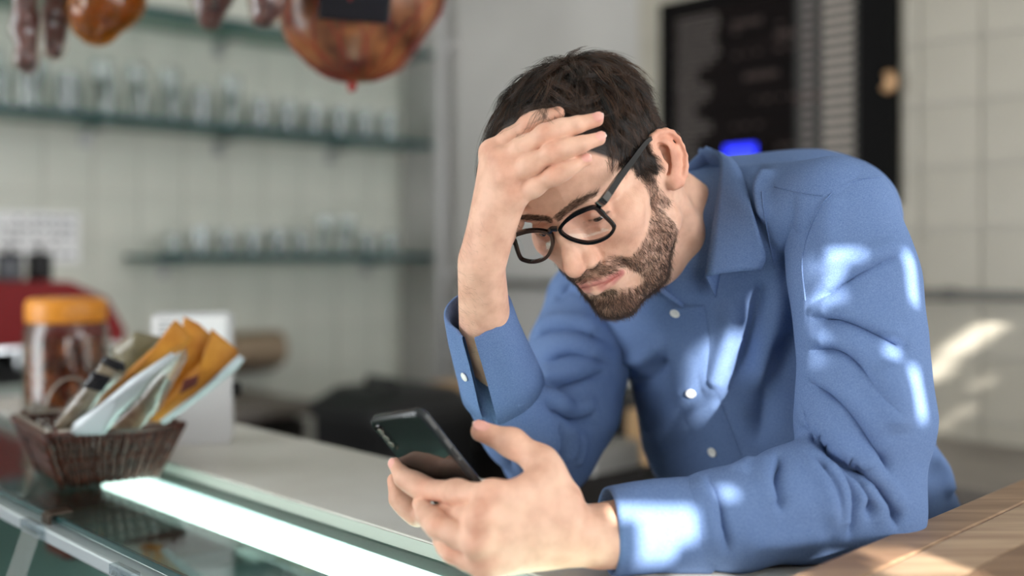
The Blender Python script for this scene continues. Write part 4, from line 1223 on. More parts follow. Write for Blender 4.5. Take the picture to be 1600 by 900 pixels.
for k in range(420):
    a, rr = random.uniform(0, 6.283), jr * .84 * math.sqrt(random.random()); z = random.uniform(.02, jh * .58)
    c = jc + Vector((rr * math.cos(a), rr * math.sin(a), z)); d = Vector((random.gauss(0, .35), random.gauss(0, .35), 1)).normalized() * random.uniform(.014, .03)
    e0, e1 = c - d, c + d
    for e in (e0, e1):
        q = Vector((e.x - jc.x, e.y - jc.y)); 
        if q.length > jr * .9: q = q.normalized() * jr * .9; e.x, e.y = jc.x + q.x, jc.y + q.y
        e.z = min(max(e.z, jc.z + .018), jc.z + jh * .66)
    pep.mi = k % 3
    pep.tube([e0, (e0 + e1) / 2 + Vector((random.uniform(-.004, .004), random.uniform(-.004, .004), 0)), e1], [.003, .0065, .0025], 6)
po = pep.build('dried_peppers', [mat('pepper_a', (140, 50, 24), .35), mat('pepper_b', (178, 88, 30), .35), mat('pepper_c', (86, 30, 18), .35)], smooth=True)
tag(po, 'dark red dried peppers filling the jar with the orange lid', 'peppers', kind='stuff')

# white plastic box with a printed card
sb = zpx(254, 708, BZ); sb = Vector((sb.x + .022, sb.y + .068, BZ + .0005)); sbr = empty('card_stand', sb, 'white plastic stand with printed card behind the basket', 'stand')
SW = 122 / FPX * sb.y; SHH = 206 / FPX * sb.y; white_pl = mat('white_plastic', (212, 212, 212), .35)
ax_s = (Vector((.985, .17, 0)).normalized(), Vector((-.17, .985, 0)).normalized(), UP)
MB().prism([(x, y + SHH / 2) for x, y in rrect(SW, SHH, .010)], .045, sb + ax_s[1] * .022, (ax_s[0], UP, ax_s[1])).build('body', white_pl, sbr, smooth=True, angle=40)
MB().box(sb + UP * (SHH * .86) - ax_s[1] * .0015 - ax_s[0] * .004, (SW * .92, .001, SHH * .22), ax_s).build('card', paper, sbr)
tx = MB()
for k in range(4):
    for j in range(5 - k % 2): tx.box(sb + UP * (SHH * (.93 - .035 * k)) - ax_s[1] * .0024 + ax_s[0] * (-SW * .36 + j * SW * .085), (SW * .065, .0004, .0022), ax_s)
tx.build('printed_text', ink, sbr)['kind'] = 'stuff'
MB().lathe([(0, 0), (.012, 0), (.012, .008), (.008, .012), (0, .012)], sb + ax_s[0] * (SW / 2) + UP * (SHH * .40) + ax_s[1] * .02, 16, (UP, ax_s[1], ax_s[0])).build('knob', black_pl, sbr, smooth=True, angle=40)

# ------------------------------------------------------------------ cured meats hanging from a rail over the counter
MD = 1.72; HRZ = CAMZ + .95
hr = empty('meat_rail', P(330, 400, MD) + UP * (HRZ - CAMZ), 'steel hanging rail above the counter carrying the meats', 'rail')
ra_, rb_ = Vector((P(-150, 0, MD).x, MD, HRZ)), Vector((P(820, 0, MD).x, MD, HRZ))
MB().tube([ra_, rb_], .010, 12).build('bar', steel, hr, smooth=True)
for q in (.08, .92): MB().tube([ra_ + (rb_ - ra_) * q, ra_ + (rb_ - ra_) * q + UP * (CEIL - HRZ)], .007, 8).build('drop_rod', steel, hr, smooth=True)
wrap = thin_glass('vacuum_film', (246, 240, 236), 1.0, .10, .02, ((226, 220, 220), .03))
meat_d = mat('cured_meat_dark', (104, 58, 50), .4, spec=.4, var=((58, 30, 27), 70.0), bump=(.6, 70.0)); meat_o = mat('meat_amber', (128, 72, 44), .35, var=((70, 36, 26), 45.0), bump=(.6, 45.0)); amber_f = thin_glass('amber_film', (248, 200, 132), 1.0, .08, .03, ((214, 138, 50), .12))
string = mat('string', (190, 176, 150), .8)
def lump(pts, rs, h=.0035, noise=.0025, seed=0, k=.012):
    A = np.array(pts); R = max(rs) + .012
    v = Vol(A.min(0) - R, A.max(0) + R, h); v.chain(pts, rs, k); V, Q = v.mesh(); V = relax(V, Q, 2)
    N = vnormals(V, Q); return V + N * (vnoise(V, np.array([45.0, 45, 45]), seed) * noise)[:, None], Q
def hang(name, label, px_pts, rs, D, mt, film_m, seed, tail=True):
    pts = [PN(x, y, D) for x, y in px_pts]; top = Vector(pts[0]); r = empty(name, Vector(pts[-1]), label, 'cured meat', 'meats hanging over the counter')
    V, Q = lump(pts, rs, seed=seed); link('meat', mesh_np('meat', V, Q), mt, r)
    V2, Q2 = lump(pts + [pts[-1] + np.array([.004, 0, -.010])] if tail else pts, [a + .0045 for a in rs] + ([.004] if tail else []), seed=seed + 50, noise=.004)
    link('film', mesh_np('film', V2, Q2), film_m, r)
    MB().tube([top, Vector((top.x, MD, HRZ + .010))], .0018, 6).build('string', string, r, smooth=True)
hang('cured_sausage', 'long thin sausage in clear film hanging leftmost', [(36, -120), (38, -60), (40, 30), (42, 96)], [.016, .018, .0180, .015], MD, meat_d, wrap, 1)
hang('cured_sausage', 'second thin sausage with a pale film fold', [(96, -130), (92, -60), (88, 20), (85, 78)], [.016, .0185, .0185, .014], MD + .05, meat_d, wrap, 2)
hang('cured_meat_piece', 'broad meat piece in amber film beside the thin sausages', [(160, -130), (160, -60), (165, -4), (150, 28)], [.045, .055, .052, .036], MD - .02, meat_o, amber_f, 3, False)
hang('cured_meat_piece', 'tapered dark meat piece in clear film hanging in the middle', [(335, -140), (334, -60), (332, -10), (328, 28)], [.03, .033, .030, .017], MD, meat_d, wrap, 4)
hang('cured_meat_piece', 'small dark meat piece in clear film next to the netted ham', [(425, -130), (424, -50), (418, 0), (412, 26)], [.026, .028, .023, .014], MD - .12, meat_d, wrap, 5)
# netted ham
hm_o = P(566, 125, MD); ham = empty('netted_ham', hm_o, 'large cured ham in red netting with a black label', 'ham', 'meats hanging over the counter')
hcn = PN(562, -35, MD); v = Vol(hcn - .30, hcn + np.array([.20, .20, .42]), .0050)
v.ell(hcn, (.124, .095, .160), 0); v.ell(hcn + np.array([.03, 0, .05]), (.115, .09, .14), .05); v.ell(hcn + np.array([-.02, 0, -.045]), (.10, .085, .105), .04); v.cone(hcn + np.array([.02, 0, .12]), hcn + np.array([.04, 0, .33]), .07, .032, .06)
HV2, HQ2 = v.mesh(); HV2 = relax(HV2, HQ2, 2); HV2 = HV2 + vnormals(HV2, HQ2) * (vnoise(HV2, np.array([22.0, 22, 22]), 77) * .005)[:, None]
ham_m = mat('ham_rind', (150, 94, 56), .34, spec=.5, coat=.2, var=((54, 24, 17), 17.0), bump=(.5, 17.0)); link('meat', mesh_np('ham', HV2, HQ2), ham_m, ham)
ham_t = tree_of(HV2, HQ2); net_m = mat('net_red', (140, 40, 32), .6)
def on_ham(d, c=Vector(hcn)):
    r = ham_t.ray_cast(c + Vector(d).normalized() * .5, -Vector(d).normalized()); return (r[0] + r[1] * .001) if r[0] is not None else None
for sgn in (1, -1):
    for k in range(12):
        pts = []
        for t in np.linspace(0.0, 1.0, 26):
            el = -1.45 + 2.6 * t; az = k * math.pi / 6 + sgn * 1.5 * t
            p = on_ham((math.cos(el) * math.cos(az), math.cos(el) * math.sin(az), math.sin(el)))
            if p is not None: pts.append(p)
        if len(pts) > 3: MB().tube(pts, .0010, 5).build('net_strand', net_m, ham, smooth=True)
kb = on_ham((.0, .0, -1)); MB().lathe([(0, .012), (.005, .010), (.008, 0), (.006, -.008), (0, -.012)], kb - UP * .004 - Vector((.012, 0, 0)), 12).build('net_knot', net_m, ham, smooth=True)
lb = P(555, 2, MD - .098); MB().box(lb, (.106, .006, .060), (Vector((.99, .0, -.08)).normalized(), Vector((0, 1, 0)), Vector((.08, 0, .99)).normalized()), .002).build('label_plate', blk_lab, ham)
MB().box(lb + Vector((-.03, -.005, .026)), (.045, .002, .022), bev=.0005).build('price_tag', pk_white, ham)
MB().tube([Vector(hcn + np.array([.04, 0, .345])), Vector((hcn[0] + .04, MD, HRZ + .01))], .003, 6).build('string', string, ham, smooth=True)
# ------------------------------------------------------------------ the man: assembly
def attr_mat(name, rough, sss, bump_scale, bump_str, spec=0.4):
    m = bpy.data.materials.new(name); m.use_nodes = True
    nt = m.node_tree; b = nt.nodes['Principled BSDF']
    at = nt.nodes.new('ShaderNodeAttribute'); at.attribute_name = 'tint'
    tc = nt.nodes.new('ShaderNodeTexCoord'); nz = nt.nodes.new('ShaderNodeTexNoise')
    nz.inputs['Scale'].default_value = 55; nz.inputs['Detail'].default_value = 5
    nt.links.new(tc.outputs['Object'], nz.inputs['Vector'])
    mx = nt.nodes.new('ShaderNodeMix'); mx.data_type = 'RGBA'; mx.blend_type = 'MULTIPLY'; mx.inputs[0].default_value = 1.0
    cr = nt.nodes.new('ShaderNodeValToRGB')
    cr.color_ramp.elements[0].color = (.86, .76, .72, 1); cr.color_ramp.elements[1].color = (1.06, 1.04, 1.02, 1)
    cr.color_ramp.elements[0].position = .3; cr.color_ramp.elements[1].position = .62
    nt.links.new(nz.outputs['Fac'], cr.inputs[0]); nt.links.new(at.outputs['Color'], mx.inputs[6]); nt.links.new(cr.outputs[0], mx.inputs[7])
    nt.links.new(mx.outputs[2], b.inputs['Base Color'])
    b.inputs['Roughness'].default_value = rough; b.inputs['Specular IOR Level'].default_value = spec
    b.inputs['Subsurface Weight'].default_value = sss
    b.inputs['Subsurface Radius'].default_value = (1.0, .35, .2); b.inputs['Subsurface Scale'].default_value = .004
    n2 = nt.nodes.new('ShaderNodeTexNoise'); n2.inputs['Scale'].default_value = bump_scale; n2.inputs['Detail'].default_value = 4
    nt.links.new(tc.outputs['Object'], n2.inputs['Vector'])
    bp = nt.nodes.new('ShaderNodeBump'); bp.inputs['Strength'].default_value = bump_str; bp.inputs['Distance'].default_value = .0006
    nt.links.new(n2.outputs['Fac'], bp.inputs['Height']); nt.links.new(bp.outputs[0], b.inputs['Normal'])
    return m

def lin3(c): return np.array(lin(c)[:3])
SKIN, RED, LIP, NAILC, SCALP, LASH = lin3((226, 184, 160)), lin3((214, 138, 112)), lin3((190, 112, 108)), lin3((232, 176, 164)), lin3((38, 29, 24)), lin3((40, 28, 24))
def gauss(V, c, r): return np.exp(-((V - np.asarray(c)) ** 2).sum(1) / r ** 2)[:, None]

# head colours
hc = np.tile(SKIN, (len(HV), 1))
def blend(C, col, w): return C * (1 - w) + col * w
for s in (1, -1):
    hc = blend(hc, RED, .35 * gauss(HV, (80, s * 40, -18), 22))
    hc = blend(hc, RED, .30 * gauss(HV, (92, s * 30, 8), 16))
    hc = blend(hc, RED, .35 * gauss(HV, (104, s * 14, -28), 9))
hc = blend(hc, RED, .45 * gauss(HV, (118, 0, -25), 13))
hc = blend(hc, RED, .18 * gauss(HV, (95, 0, 50), 35))
ear_w = np.clip((np.abs(HV[:, 1]) - 74) / 8, 0, 1) * (np.abs(HV[:, 0] + 8) < 34) * (HV[:, 2] > -42) * (HV[:, 2] < 40)
hc = blend(hc, RED, (.50 * ear_w)[:, None])
lipd = np.minimum(poly_dist(np.abs(HV) * [1, 1, -1], [(107, 3, -51.5), (103, 13, -53.5), (92, 25, -57)]), poly_dist(np.abs(HV) * [1, 1, -1], [(106, 0, -61.5), (101.5, 13, -60.5), (92, 24, -57.5)]))
lipd[HV[:, 2] > -40] = 99
hc = blend(hc, LIP, np.clip((6.0 - lipd) / 2.0, 0, 1)[:, None] * .85)
lash = poly_dist(np.abs(HV) * [1, 1, 1], [(91, 20, 4.5), (92, 31, 4.2), (84, 44, 4.6)]); lash[HV[:, 2] < -12] = 99; lash[HV[:, 0] < 60] = 99
hc = blend(hc, LASH, (np.clip((4.6 - lash) / 1.2, 0, 1) * np.clip((HV[:, 2] - 4.8) / 1.5, .15, 1))[:, None] * .8)
hl = hair_line(HV)
hc = blend(hc, SCALP, (np.clip(hl / 6 + .2, 0, 1) * (1 - np.clip(ear_w * 3, 0, 1)))[:, None])
bm_ = face_mask(HV, BEARD) & (HV[:, 2] < 24) & (HV[:, 0] > 2)
bw = bm_.astype(float); E4 = np.vstack([HQ[:, [0, 1]], HQ[:, [1, 2]], HQ[:, [2, 3]], HQ[:, [3, 0]]])
for _ in range(7):
    acc = np.bincount(E4[:, 0], bw[E4[:, 1]], minlength=len(bw)) + np.bincount(E4[:, 1], bw[E4[:, 0]], minlength=len(bw))
    dg = np.bincount(E4[:, 0], minlength=len(bw)) + np.bincount(E4[:, 1], minlength=len(bw)); bw = .4 * bw + .6 * acc / dg
bw = np.clip(bw * 1.15 - .08, 0, 1) * np.clip(.75 + .5 * vnoise(HV, np.array([.25, .25, .25]), 41), 0, 1)
bw[lipd < 4.6] = 0
bw[(HV[:, 2] < -40) & (HV[:, 0] < 24)] = 0
bw[(HV[:, 2] > 26) | (HV[:, 0] < 2)] = 0
hc = blend(hc, lin3((104, 76, 60)), .55 * bw[:, None])
hc = blend(hc, lin3((110, 82, 64)), .75 * face_mask(HV, BROW)[:, None] * (HV[:, 0] > 40)[:, None])
hand_cols = []
for V, fg, th in ((RHV, r_fing, r_thumb), (LHV, l_fing, l_thumb)):
    c = np.tile(SKIN, (len(V), 1))
    for f in fg:
        c = blend(c, RED, .42 * gauss(V, f[1] + np.array([0, -.006, .003]), .0085))
        c = blend(c, RED, .30 * gauss(V, f[0] + np.array([0, -.010, .003]), .011))
        c = blend(c, RED, .35 * gauss(V, f[3], .010))
    c = blend(c, RED, .45 * gauss(V, th[3], .014)); c = blend(c, RED, .2 * gauss(V, th[2], .012))
    for (cc, ax, n, hl_, hw_) in NAILS:
        q = V - cc; a = (q @ ax) / hl_; b = (q @ np.cross(n, ax)) / hw_; d = q @ n
        m = (a ** 2 + b ** 2 < 1.02) & (d > -.0022)
        c = blend(c, NAILC, (m * .9)[:, None])
        c = blend(c, lin3((240, 224, 214)), (m & (a > .72))[:, None] * .7)
    hand_cols.append(c)
# the covered body: trunk, arms and legs under the clothes
bv = Vol((-.06, .98, .0), (.72, 1.72, CAMZ + .12), 0.011)
bv.ell(HZ(.28, 1.29, -.05), (.095, .15, .14), ax=BAX); bv.ell(HZ(.36, 1.355, -.28), (.10, .15, .20), .06, ax=BAX); bv.ell(HZ(.435, 1.425, -.50), (.105, .15, .14), .05, ax=BAX)
bv.cone(HZ(.222, 1.248, -.015), HZ(.28, 1.29, -.02), .05, .07, .03)
bv.chain([HZ(.24, 1.25, .01), LS, LE], [.04, .042, .034], .03); bv.cone(LE, LF, .034, .031, .02)
bv.chain([HZ(.24, 1.26, 0), RS, RE], [.04, .04, .034], .03); bv.cone(RE, RF, .034, .027, .02)
HIPL, HIPR = np.array([.49, 1.36, .80]), np.array([.385, 1.49, .80])
KNL, KNR = np.array([.50, 1.40, .46]), np.array([.40, 1.53, .46]); FTL, FTR = np.array([.54, 1.46, .09]), np.array([.44, 1.59, .09])
for a, b, c in ((HIPL, KNL, FTL), (HIPR, KNR, FTR)): bv.chain([a, b, c], [.08, .052, .038], .03)
BV, BQ = bv.mesh()
parts = [(HW, HQ, hc), (RHV, RHQ, hand_cols[0]), (LHV, LHQ, hand_cols[1]), (BV, BQ, np.tile(SKIN, (len(BV), 1)))]
off = 0; Vs, Qs, Cs = [], [], []
for V, Q, c in parts: Vs.append(V); Qs.append(Q + off); Cs.append(c); off += len(V)
me = mesh_np('body', np.vstack(Vs), np.vstack(Qs))
ca = me.attributes.new('tint', 'FLOAT_COLOR', 'POINT')
C4 = np.ones((off, 4), np.float32); C4[:, :3] = np.vstack(Cs); ca.data.foreach_set('color', C4.ravel())
skin_m = attr_mat('skin', .52, .10, 900, .3, .3)
person = empty('person', (0.46, 1.50, 0.0), 'man in blue shirt and black glasses leaning on the counter, head in hand', 'person')
link('body', me, skin_m, person)

# --- shirt
def cloth_mat():
    m = mat('shirt_cotton', (104, 140, 196), .9, spec=.08)
    nt = m.node_tree; b = nt.nodes['Principled BSDF']
    tc = nt.nodes.new('ShaderNodeTexCoord')
    w = []
    for stretch in ((1600, 500, 700), (500, 700, 1600)):
        mp = nt.nodes.new('ShaderNodeMapping'); mp.inputs['Scale'].default_value = stretch
        wv = nt.nodes.new('ShaderNodeTexNoise'); wv.inputs['Scale'].default_value = 1.0; wv.inputs['Detail'].default_value = 1
        nt.links.new(tc.outputs['Object'], mp.inputs[0]); nt.links.new(mp.outputs[0], wv.inputs['Vector']); w.append(wv)
    mu = nt.nodes.new('ShaderNodeMath'); mu.operation = 'ADD'
    nt.links.new(w[0].outputs['Fac'], mu.inputs[0]); nt.links.new(w[1].outputs['Fac'], mu.inputs[1])
    hf = nt.nodes.new('ShaderNodeMath'); hf.operation = 'MULTIPLY'; hf.inputs[1].default_value = .5; nt.links.new(mu.outputs[0], hf.inputs[0]); mu = hf
    nz = nt.nodes.new('ShaderNodeTexNoise'); nz.inputs['Scale'].default_value = 18
    nt.links.new(tc.outputs['Object'], nz.inputs['Vector'])
    ad = nt.nodes.new('ShaderNodeMath'); ad.operation = 'MULTIPLY_ADD'; ad.inputs[1].default_value = .12
    nt.links.new(nz.outputs['Fac'], ad.inputs[0]); nt.links.new(mu.outputs[0], ad.inputs[2])
    cr = nt.nodes.new('ShaderNodeValToRGB')
    cr.color_ramp.elements[0].color = lin((72, 96, 140)); cr.color_ramp.elements[1].color = lin((122, 145, 184))
    cr.color_ramp.elements[0].position = .22; cr.color_ramp.elements[1].position = .88
    nt.links.new(ad.outputs[0], cr.inputs[0]); nt.links.new(cr.outputs[0], b.inputs['Base Color'])
    bp = nt.nodes.new('ShaderNodeBump'); bp.inputs['Strength'].default_value = .15; bp.inputs['Distance'].default_value = .0005
    nt.links.new(mu.outputs[0], bp.inputs['Height']); nt.links.new(bp.outputs[0], b.inputs['Normal'])
    return m
cotton = cloth_mat()
# eyes
def eye(s):
    c = np.array([77.0, s * 32, 8.0]); g = nrm_(np.array([.86, -.05, -.42])); a = nrm_(np.cross(g, [0, 1.0, 0])); b = np.cross(g, a)
    V, F = [], []; M_ = []
    nr, ns = 16, 24
    for i in range(nr + 1):
        th = math.pi * i / nr * .62
        for k in range(ns):
            ph_ = 2 * math.pi * k / ns; r = 12.0 + (.5 * math.exp(-(th / .35) ** 2))
            V.append(h2w(c + (g * math.cos(th) + (a * math.cos(ph_) + b * math.sin(ph_)) * math.sin(th)) * r))
    for i in range(nr):
        for k in range(ns): F.append((i * ns + k, i * ns + (k + 1) % ns, (i + 1) * ns + (k + 1) % ns, (i + 1) * ns + k)); M_.append(0 if i < 2 else (1 if i < 5 else 2))
    mb = MB(); mb._add(V, F); mb.M = M_
    return mb.build('eye', [eye_p, eye_i, eye_w], person, smooth=True)
def nrm_(v): v = np.asarray(v, float); return v / np.linalg.norm(v)
eye_p, eye_i, eye_w = mat('pupil', (10, 9, 9), .05, spec=.8), mat('iris_brown', (62, 44, 32), .08, spec=.8), mat('eye_white', (222, 212, 206), .1, spec=.6)
eye(1); eye(-1)
shirt = link('shirt', mesh_np('shirt', TV, TQ0), cotton, person)
shirt['label'] = 'blue cotton button-up shirt body'
link('sleeve', mesh_np('sleeve', SV, SQ0), cotton, shirt)
link('sleeve', mesh_np('sleeve', QV, QQ0), cotton, shirt)

def vv(L): return [Vector(p) for p in L]
# collar: fold line and outer edge of the leaf in view, mirrored about the spine for the far leaf
FL = [PN(1092, 234, 1.238), PN(1124, 242, 1.204), PN(1125, 285, 1.158), PN(1119, 330, 1.136), PN(1112, 380, 1.124), PN(1104, 432, 1.120)]
OL = [PN(1128, 262, 1.262), PN(1152, 262, 1.186), PN(1172, 318, 1.114), PN(1187, 364, 1.100), PN(1197, 400, 1.106), PN(1188, 421, 1.112)]
ST = [p + np.array([.020, .026, -.034]) * (1 - .35 * i / 5) for i, p in enumerate(FL)]
TH = PN(1072, 462, 1.132)
def mirror(p): return p - 2 * BL * ((p - (TH + FL[0]) / 2) @ BL)
def leaf(fl, ol, st, name):
    a, b, c = spline(fl, 22), spline(ol, 22), spline(st, 22)
    rows = []
    for t in np.linspace(0, 1, 9):
        bulge = math.sin(math.pi * t) * .004
        r = a * (1 - t) + b * t
        rows.append([Vector(p) + Vector((0.3, -1, .4)).normalized() * bulge for p in r])
    mb = MB(); mb.sheet(rows, -.0022)
    rows2 = [[Vector(p) for p in (a * (1 - t) + c * t)] for t in np.linspace(0, 1, 5)]
    mb.sheet(rows2, .002)
    return mb.build(name, cotton, shirt, smooth=True)
leaf(FL, OL, ST, 'collar')
leaf([mirror(p) for p in FL], [mirror(p) for p in OL], [mirror(p) for p in ST], 'collar')
# button band down the chest
band_l = trace([(1037, 478), (1042, 520), (1047, 565), (1064, 625), (1084, 682), (1108, 740)], ttree, 30)
band_r = trace([(1100, 478), (1106, 520), (1112, 565), (1126, 625), (1146, 682), (1168, 740)], ttree, 30)
tt2 = tree_of(TV, TQ0)
def off_cloth(p, d):
    loc, n, _, _ = tt2.find_nearest(Vector(p)); return loc + n * d
rows = []
for k in range(9):
    rows.append([off_cloth(a * (1 - k / 8) + b * (k / 8), .0026 if 0 < k < 8 else .0006) for a, b in zip(band_l, band_r)])
MB().sheet(rows).build('button_band', cotton, shirt, smooth=True)
pearl = mat('button_pearl', (232, 232, 226), .25, spec=.6)
hole_m = mat('button_hole', (120, 120, 125), .6)
def button(pos, n, r=.0056, parent=shirt):
    n = Vector(n).normalized(); a = n.orthogonal().normalized(); b = n.cross(a)
    mb = MB(); mb.lathe([(0.0, 0), (r * .9, 0), (r, .0006), (r, .0014), (r * .85, .0019), (r * .7, .0013), (0, .0012)], pos, 18, (a, b, n))
    o = mb.build('button', pearl, parent, smooth=True, angle=40)
    hb = MB()
    for sx, sy in ((1, 1), (1, -1), (-1, 1), (-1, -1)):
        hb.lathe([(0, .0015), (r * .15, .0015), (r * .15, .0009)], Vector(pos) + (a * sx + b * sy) * r * .28, 6, (a, b, n))
    return o
for (x, y) in ((1056, 487), (1080, 612), (1115, 705)):
    h = ray(x, y, tt2); loc, n, _, _ = tt2.find_nearest(Vector(h)); button(loc + n * .0026, n)

# cuffs
def cuff(c0, c1, r0, r1, gap=None, squash=(1, 1), name='cuff', thick=.0035, flare=.0):
    """a doubled band from centre c0 (hand end) to c1; gap=(angle, half width) leaves it open"""
    c0, c1 = Vector(c0), Vector(c1); ax = (c1 - c0).normalized()
    a = (Vector((0, 0, 1)) - ax * ax.z).normalized(); b = ax.cross(a)
    n = 56; ang = np.linspace(0, 2 * math.pi, n + 1) if gap is None else np.linspace(gap[0] + gap[1], gap[0] + 2 * math.pi - gap[1], n + 1)
    rows = []
    prof = [(0.0, 1.0, -thick), (-.004, 1.0, -thick * .4), (-.004, 1.0, thick * .2), (0, 1.0, thick * .5), (.25, 1, thick * .5), (.5, 1, thick * .45), (.75, 1, thick * .5), (1.0, 1, thick * .45), (1.0, 1, -.004)]
    prof.insert(0, (.85, 1, -thick * 1.2))
    L = (c1 - c0).length
    for t, _, o in prof:
        tt_ = t if t >= 0 else 0
        c = c0 + ax * (L * tt_ + (t * 1.0 if t < 0 else 0)); r = r0 + (r1 - r0) * tt_
        row = []
        for th in ang:
            e = 0.0
            if gap is not None:
                dd = min(th - ang[0], ang[-1] - th); e = flare * math.exp(-(dd / .22) ** 2) * (1 - .3 * tt_)
            wob = .0012 * math.sin(3 * th + 5 * tt_)
            row.append(c + a * (math.cos(th) * (r * squash[0] + o + e + wob)) + b * (math.sin(th) * (r * squash[1] + o + e + wob)))
        rows.append(row)
    return MB().sheet(rows).build(name, cotton, shirt, smooth=True), a, b, ax
cuff(PN(957, 828, .966), PN(1100, 818, .984), .0375, .0420, None, (1.0, .92))
rcf, ra, rb, rax = cuff(PN(748, 488, 1.098), PN(784, 606, 1.172), .0335, .0445, (math.pi * 1.0, .16), (1.0, 1.0), flare=.006)

# stitch and button on the open cuff
ctree = BVHTree.FromPolygons([v.co[:] for v in rcf.data.vertices], [p.vertices[:] for p in rcf.data.polygons])
thread = mat('thread_white', (232, 236, 240), .6)
sp = [ray(x, y, ctree) for x, y in ((748, 582), (758, 577), (768, 570))]
if all(q is not None for q in sp): MB().tube([Vector(q) + Vector((0, -.0012, 0)) for q in sp], .0009, 6).build('cuff_stitch', thread, shirt, smooth=True)
q = ray(727, 588, ctree)
if q is not None:
    loc, n, _, _ = ctree.find_nearest(Vector(q)); n = n if n.y < 0 else -n; button(loc + n * .0008, n, .0050)
# seams
s3 = tree_of(SV, SQ0)
def seam(path, tree, name='seam', r=.0009):
    pts = [ray(x, y, tree) for x, y in spline(path, 40)]
    pts = [Vector(p) + Vector((0, -.0004, .0002)) for p in pts if p is not None]
    if len(pts) > 4: MB().tube(pts, r, 6).build(name, cotton, shirt, smooth=True)
seam([(1376, 276), (1330, 284), (1290, 312), (1264, 360), (1253, 410), (1258, 470)], s3)
seam([(1210, 292), (1245, 300), (1285, 306)], tt2)
seam([(1190, 300), (1196, 345), (1210, 420)], tt2)
# trousers and shoes, out of sight behind the counter
trv = Vol((.20, 1.16, .03), (.72, 1.76, .90), .009)
trv.ell((.44, 1.43, .82), (.145, .185, .10), ax=np.array([[-.68, -.73, 0], [.73, -.68, 0], [0, 0, 1.0]]))
for a, b, c in ((HIPL, KNL, FTL), (HIPR, KNR, FTR)): trv.chain([a, b, c], [.098, .072, .058], .04)
TRV, TRQ = trv.mesh(); link('trousers', mesh_np('trousers', TRV, TRQ), mat('trousers_navy', (38, 42, 54), .85), person)
for f in (FTL, FTR):
    sv_ = Vol(f + np.array([-.26, -.26, -.10]), f + np.array([.12, .12, .08]), .006)
    o = np.array([f[0], f[1], .045]); fd = np.array(-D2)
    sv_.chain([o + fd * -.05, o + fd * .06, o + fd * .17], [.043, .042, .036], .02)
    sv_.fn(lambda x, y, z: 0 * x + 0 * y + (z - .002), f - .4, np.array([f[0] + .4, f[1] + .4, .004]), 0, 'sub')
    a, b = sv_.mesh(); link('shoe', mesh_np('shoe', a, b), black_pl, person)
# ------------------------------------------------------------------ hair, beard, brows, arm hair (strands)
def hair_mat(name, rgb, rgb2, rough=.35):
    m = bpy.data.materials.new(name); m.use_nodes = True
    nt = m.node_tree; b = nt.nodes['Principled BSDF']
    hi = nt.nodes.new('ShaderNodeHairInfo'); cr = nt.nodes.new('ShaderNodeValToRGB')
    cr.color_ramp.elements[0].color = lin(rgb); cr.color_ramp.elements[1].color = lin(rgb2)
    at = nt.nodes.new('ShaderNodeAttribute'); at.attribute_name = 'clump'; mx = nt.nodes.new('ShaderNodeMix'); mx.inputs[0].default_value = .6
    nt.links.new(hi.outputs['Random'], mx.inputs[2]); nt.links.new(at.outputs['Fac'], mx.inputs[3]); nt.links.new(mx.outputs[0], cr.inputs[0])
    cr.color_ramp.elements[0].position = .25; cr.color_ramp.elements[1].position = .95; nt.links.new(cr.outputs[0], b.inputs['Base Color'])
    b.inputs['Roughness'].default_value = rough; b.inputs['Specular IOR Level'].default_value = .5
    return m

def strands(name, Pt, rad, material, parent, label=None, clump=None):
    """Pt: (n, k, 3) world points; rad: (k,) or (n,k) radii"""
    n, k, _ = Pt.shape
    hd = bpy.data.hair_curves.new(name); hd.add_curves([k] * n)
    hd.points.foreach_set('position', np.ascontiguousarray(Pt, np.float32).ravel())
    ra = hd.attributes.get('radius') or hd.attributes.new('radius', 'FLOAT', 'POINT')
    R = np.broadcast_to(rad, (n, k)); ra.data.foreach_set('value', np.ascontiguousarray(R, np.float32).ravel())
    ca = hd.attributes.new('clump', 'FLOAT', 'CURVE'); ca.data.foreach_set('value', np.ascontiguousarray(hrng.random(n) if clump is None else clump, np.float32))
    hd.materials.append(material)
    o = bpy.data.objects.new(name, hd); COL.objects.link(o)
    o.parent = parent; o.matrix_parent_inverse = world_m(parent).inverted()
    if label: o['label'] = label
    o['kind'] = 'stuff'
    return o

def sample_faces(V, Q, w, n, rng):
    """n points on the mesh, with probability by area times w (per vertex)"""
    c = V[Q]; ar = np.linalg.norm(np.cross(c[:, 2] - c[:, 0], c[:, 3] - c[:, 1]), axis=1) * w[Q].mean(1)
    f = rng.choice(len(Q), n, p=ar / ar.sum()); a, b = rng.random((2, n, 1)); c = c[f]
    return (c[:, 0] * (1 - a) + c[:, 1] * a) * (1 - b) + (c[:, 3] * (1 - a) + c[:, 2] * a) * b, f

def nrm(v): return v / np.maximum(np.linalg.norm(v, axis=-1, keepdims=True), 1e-9)

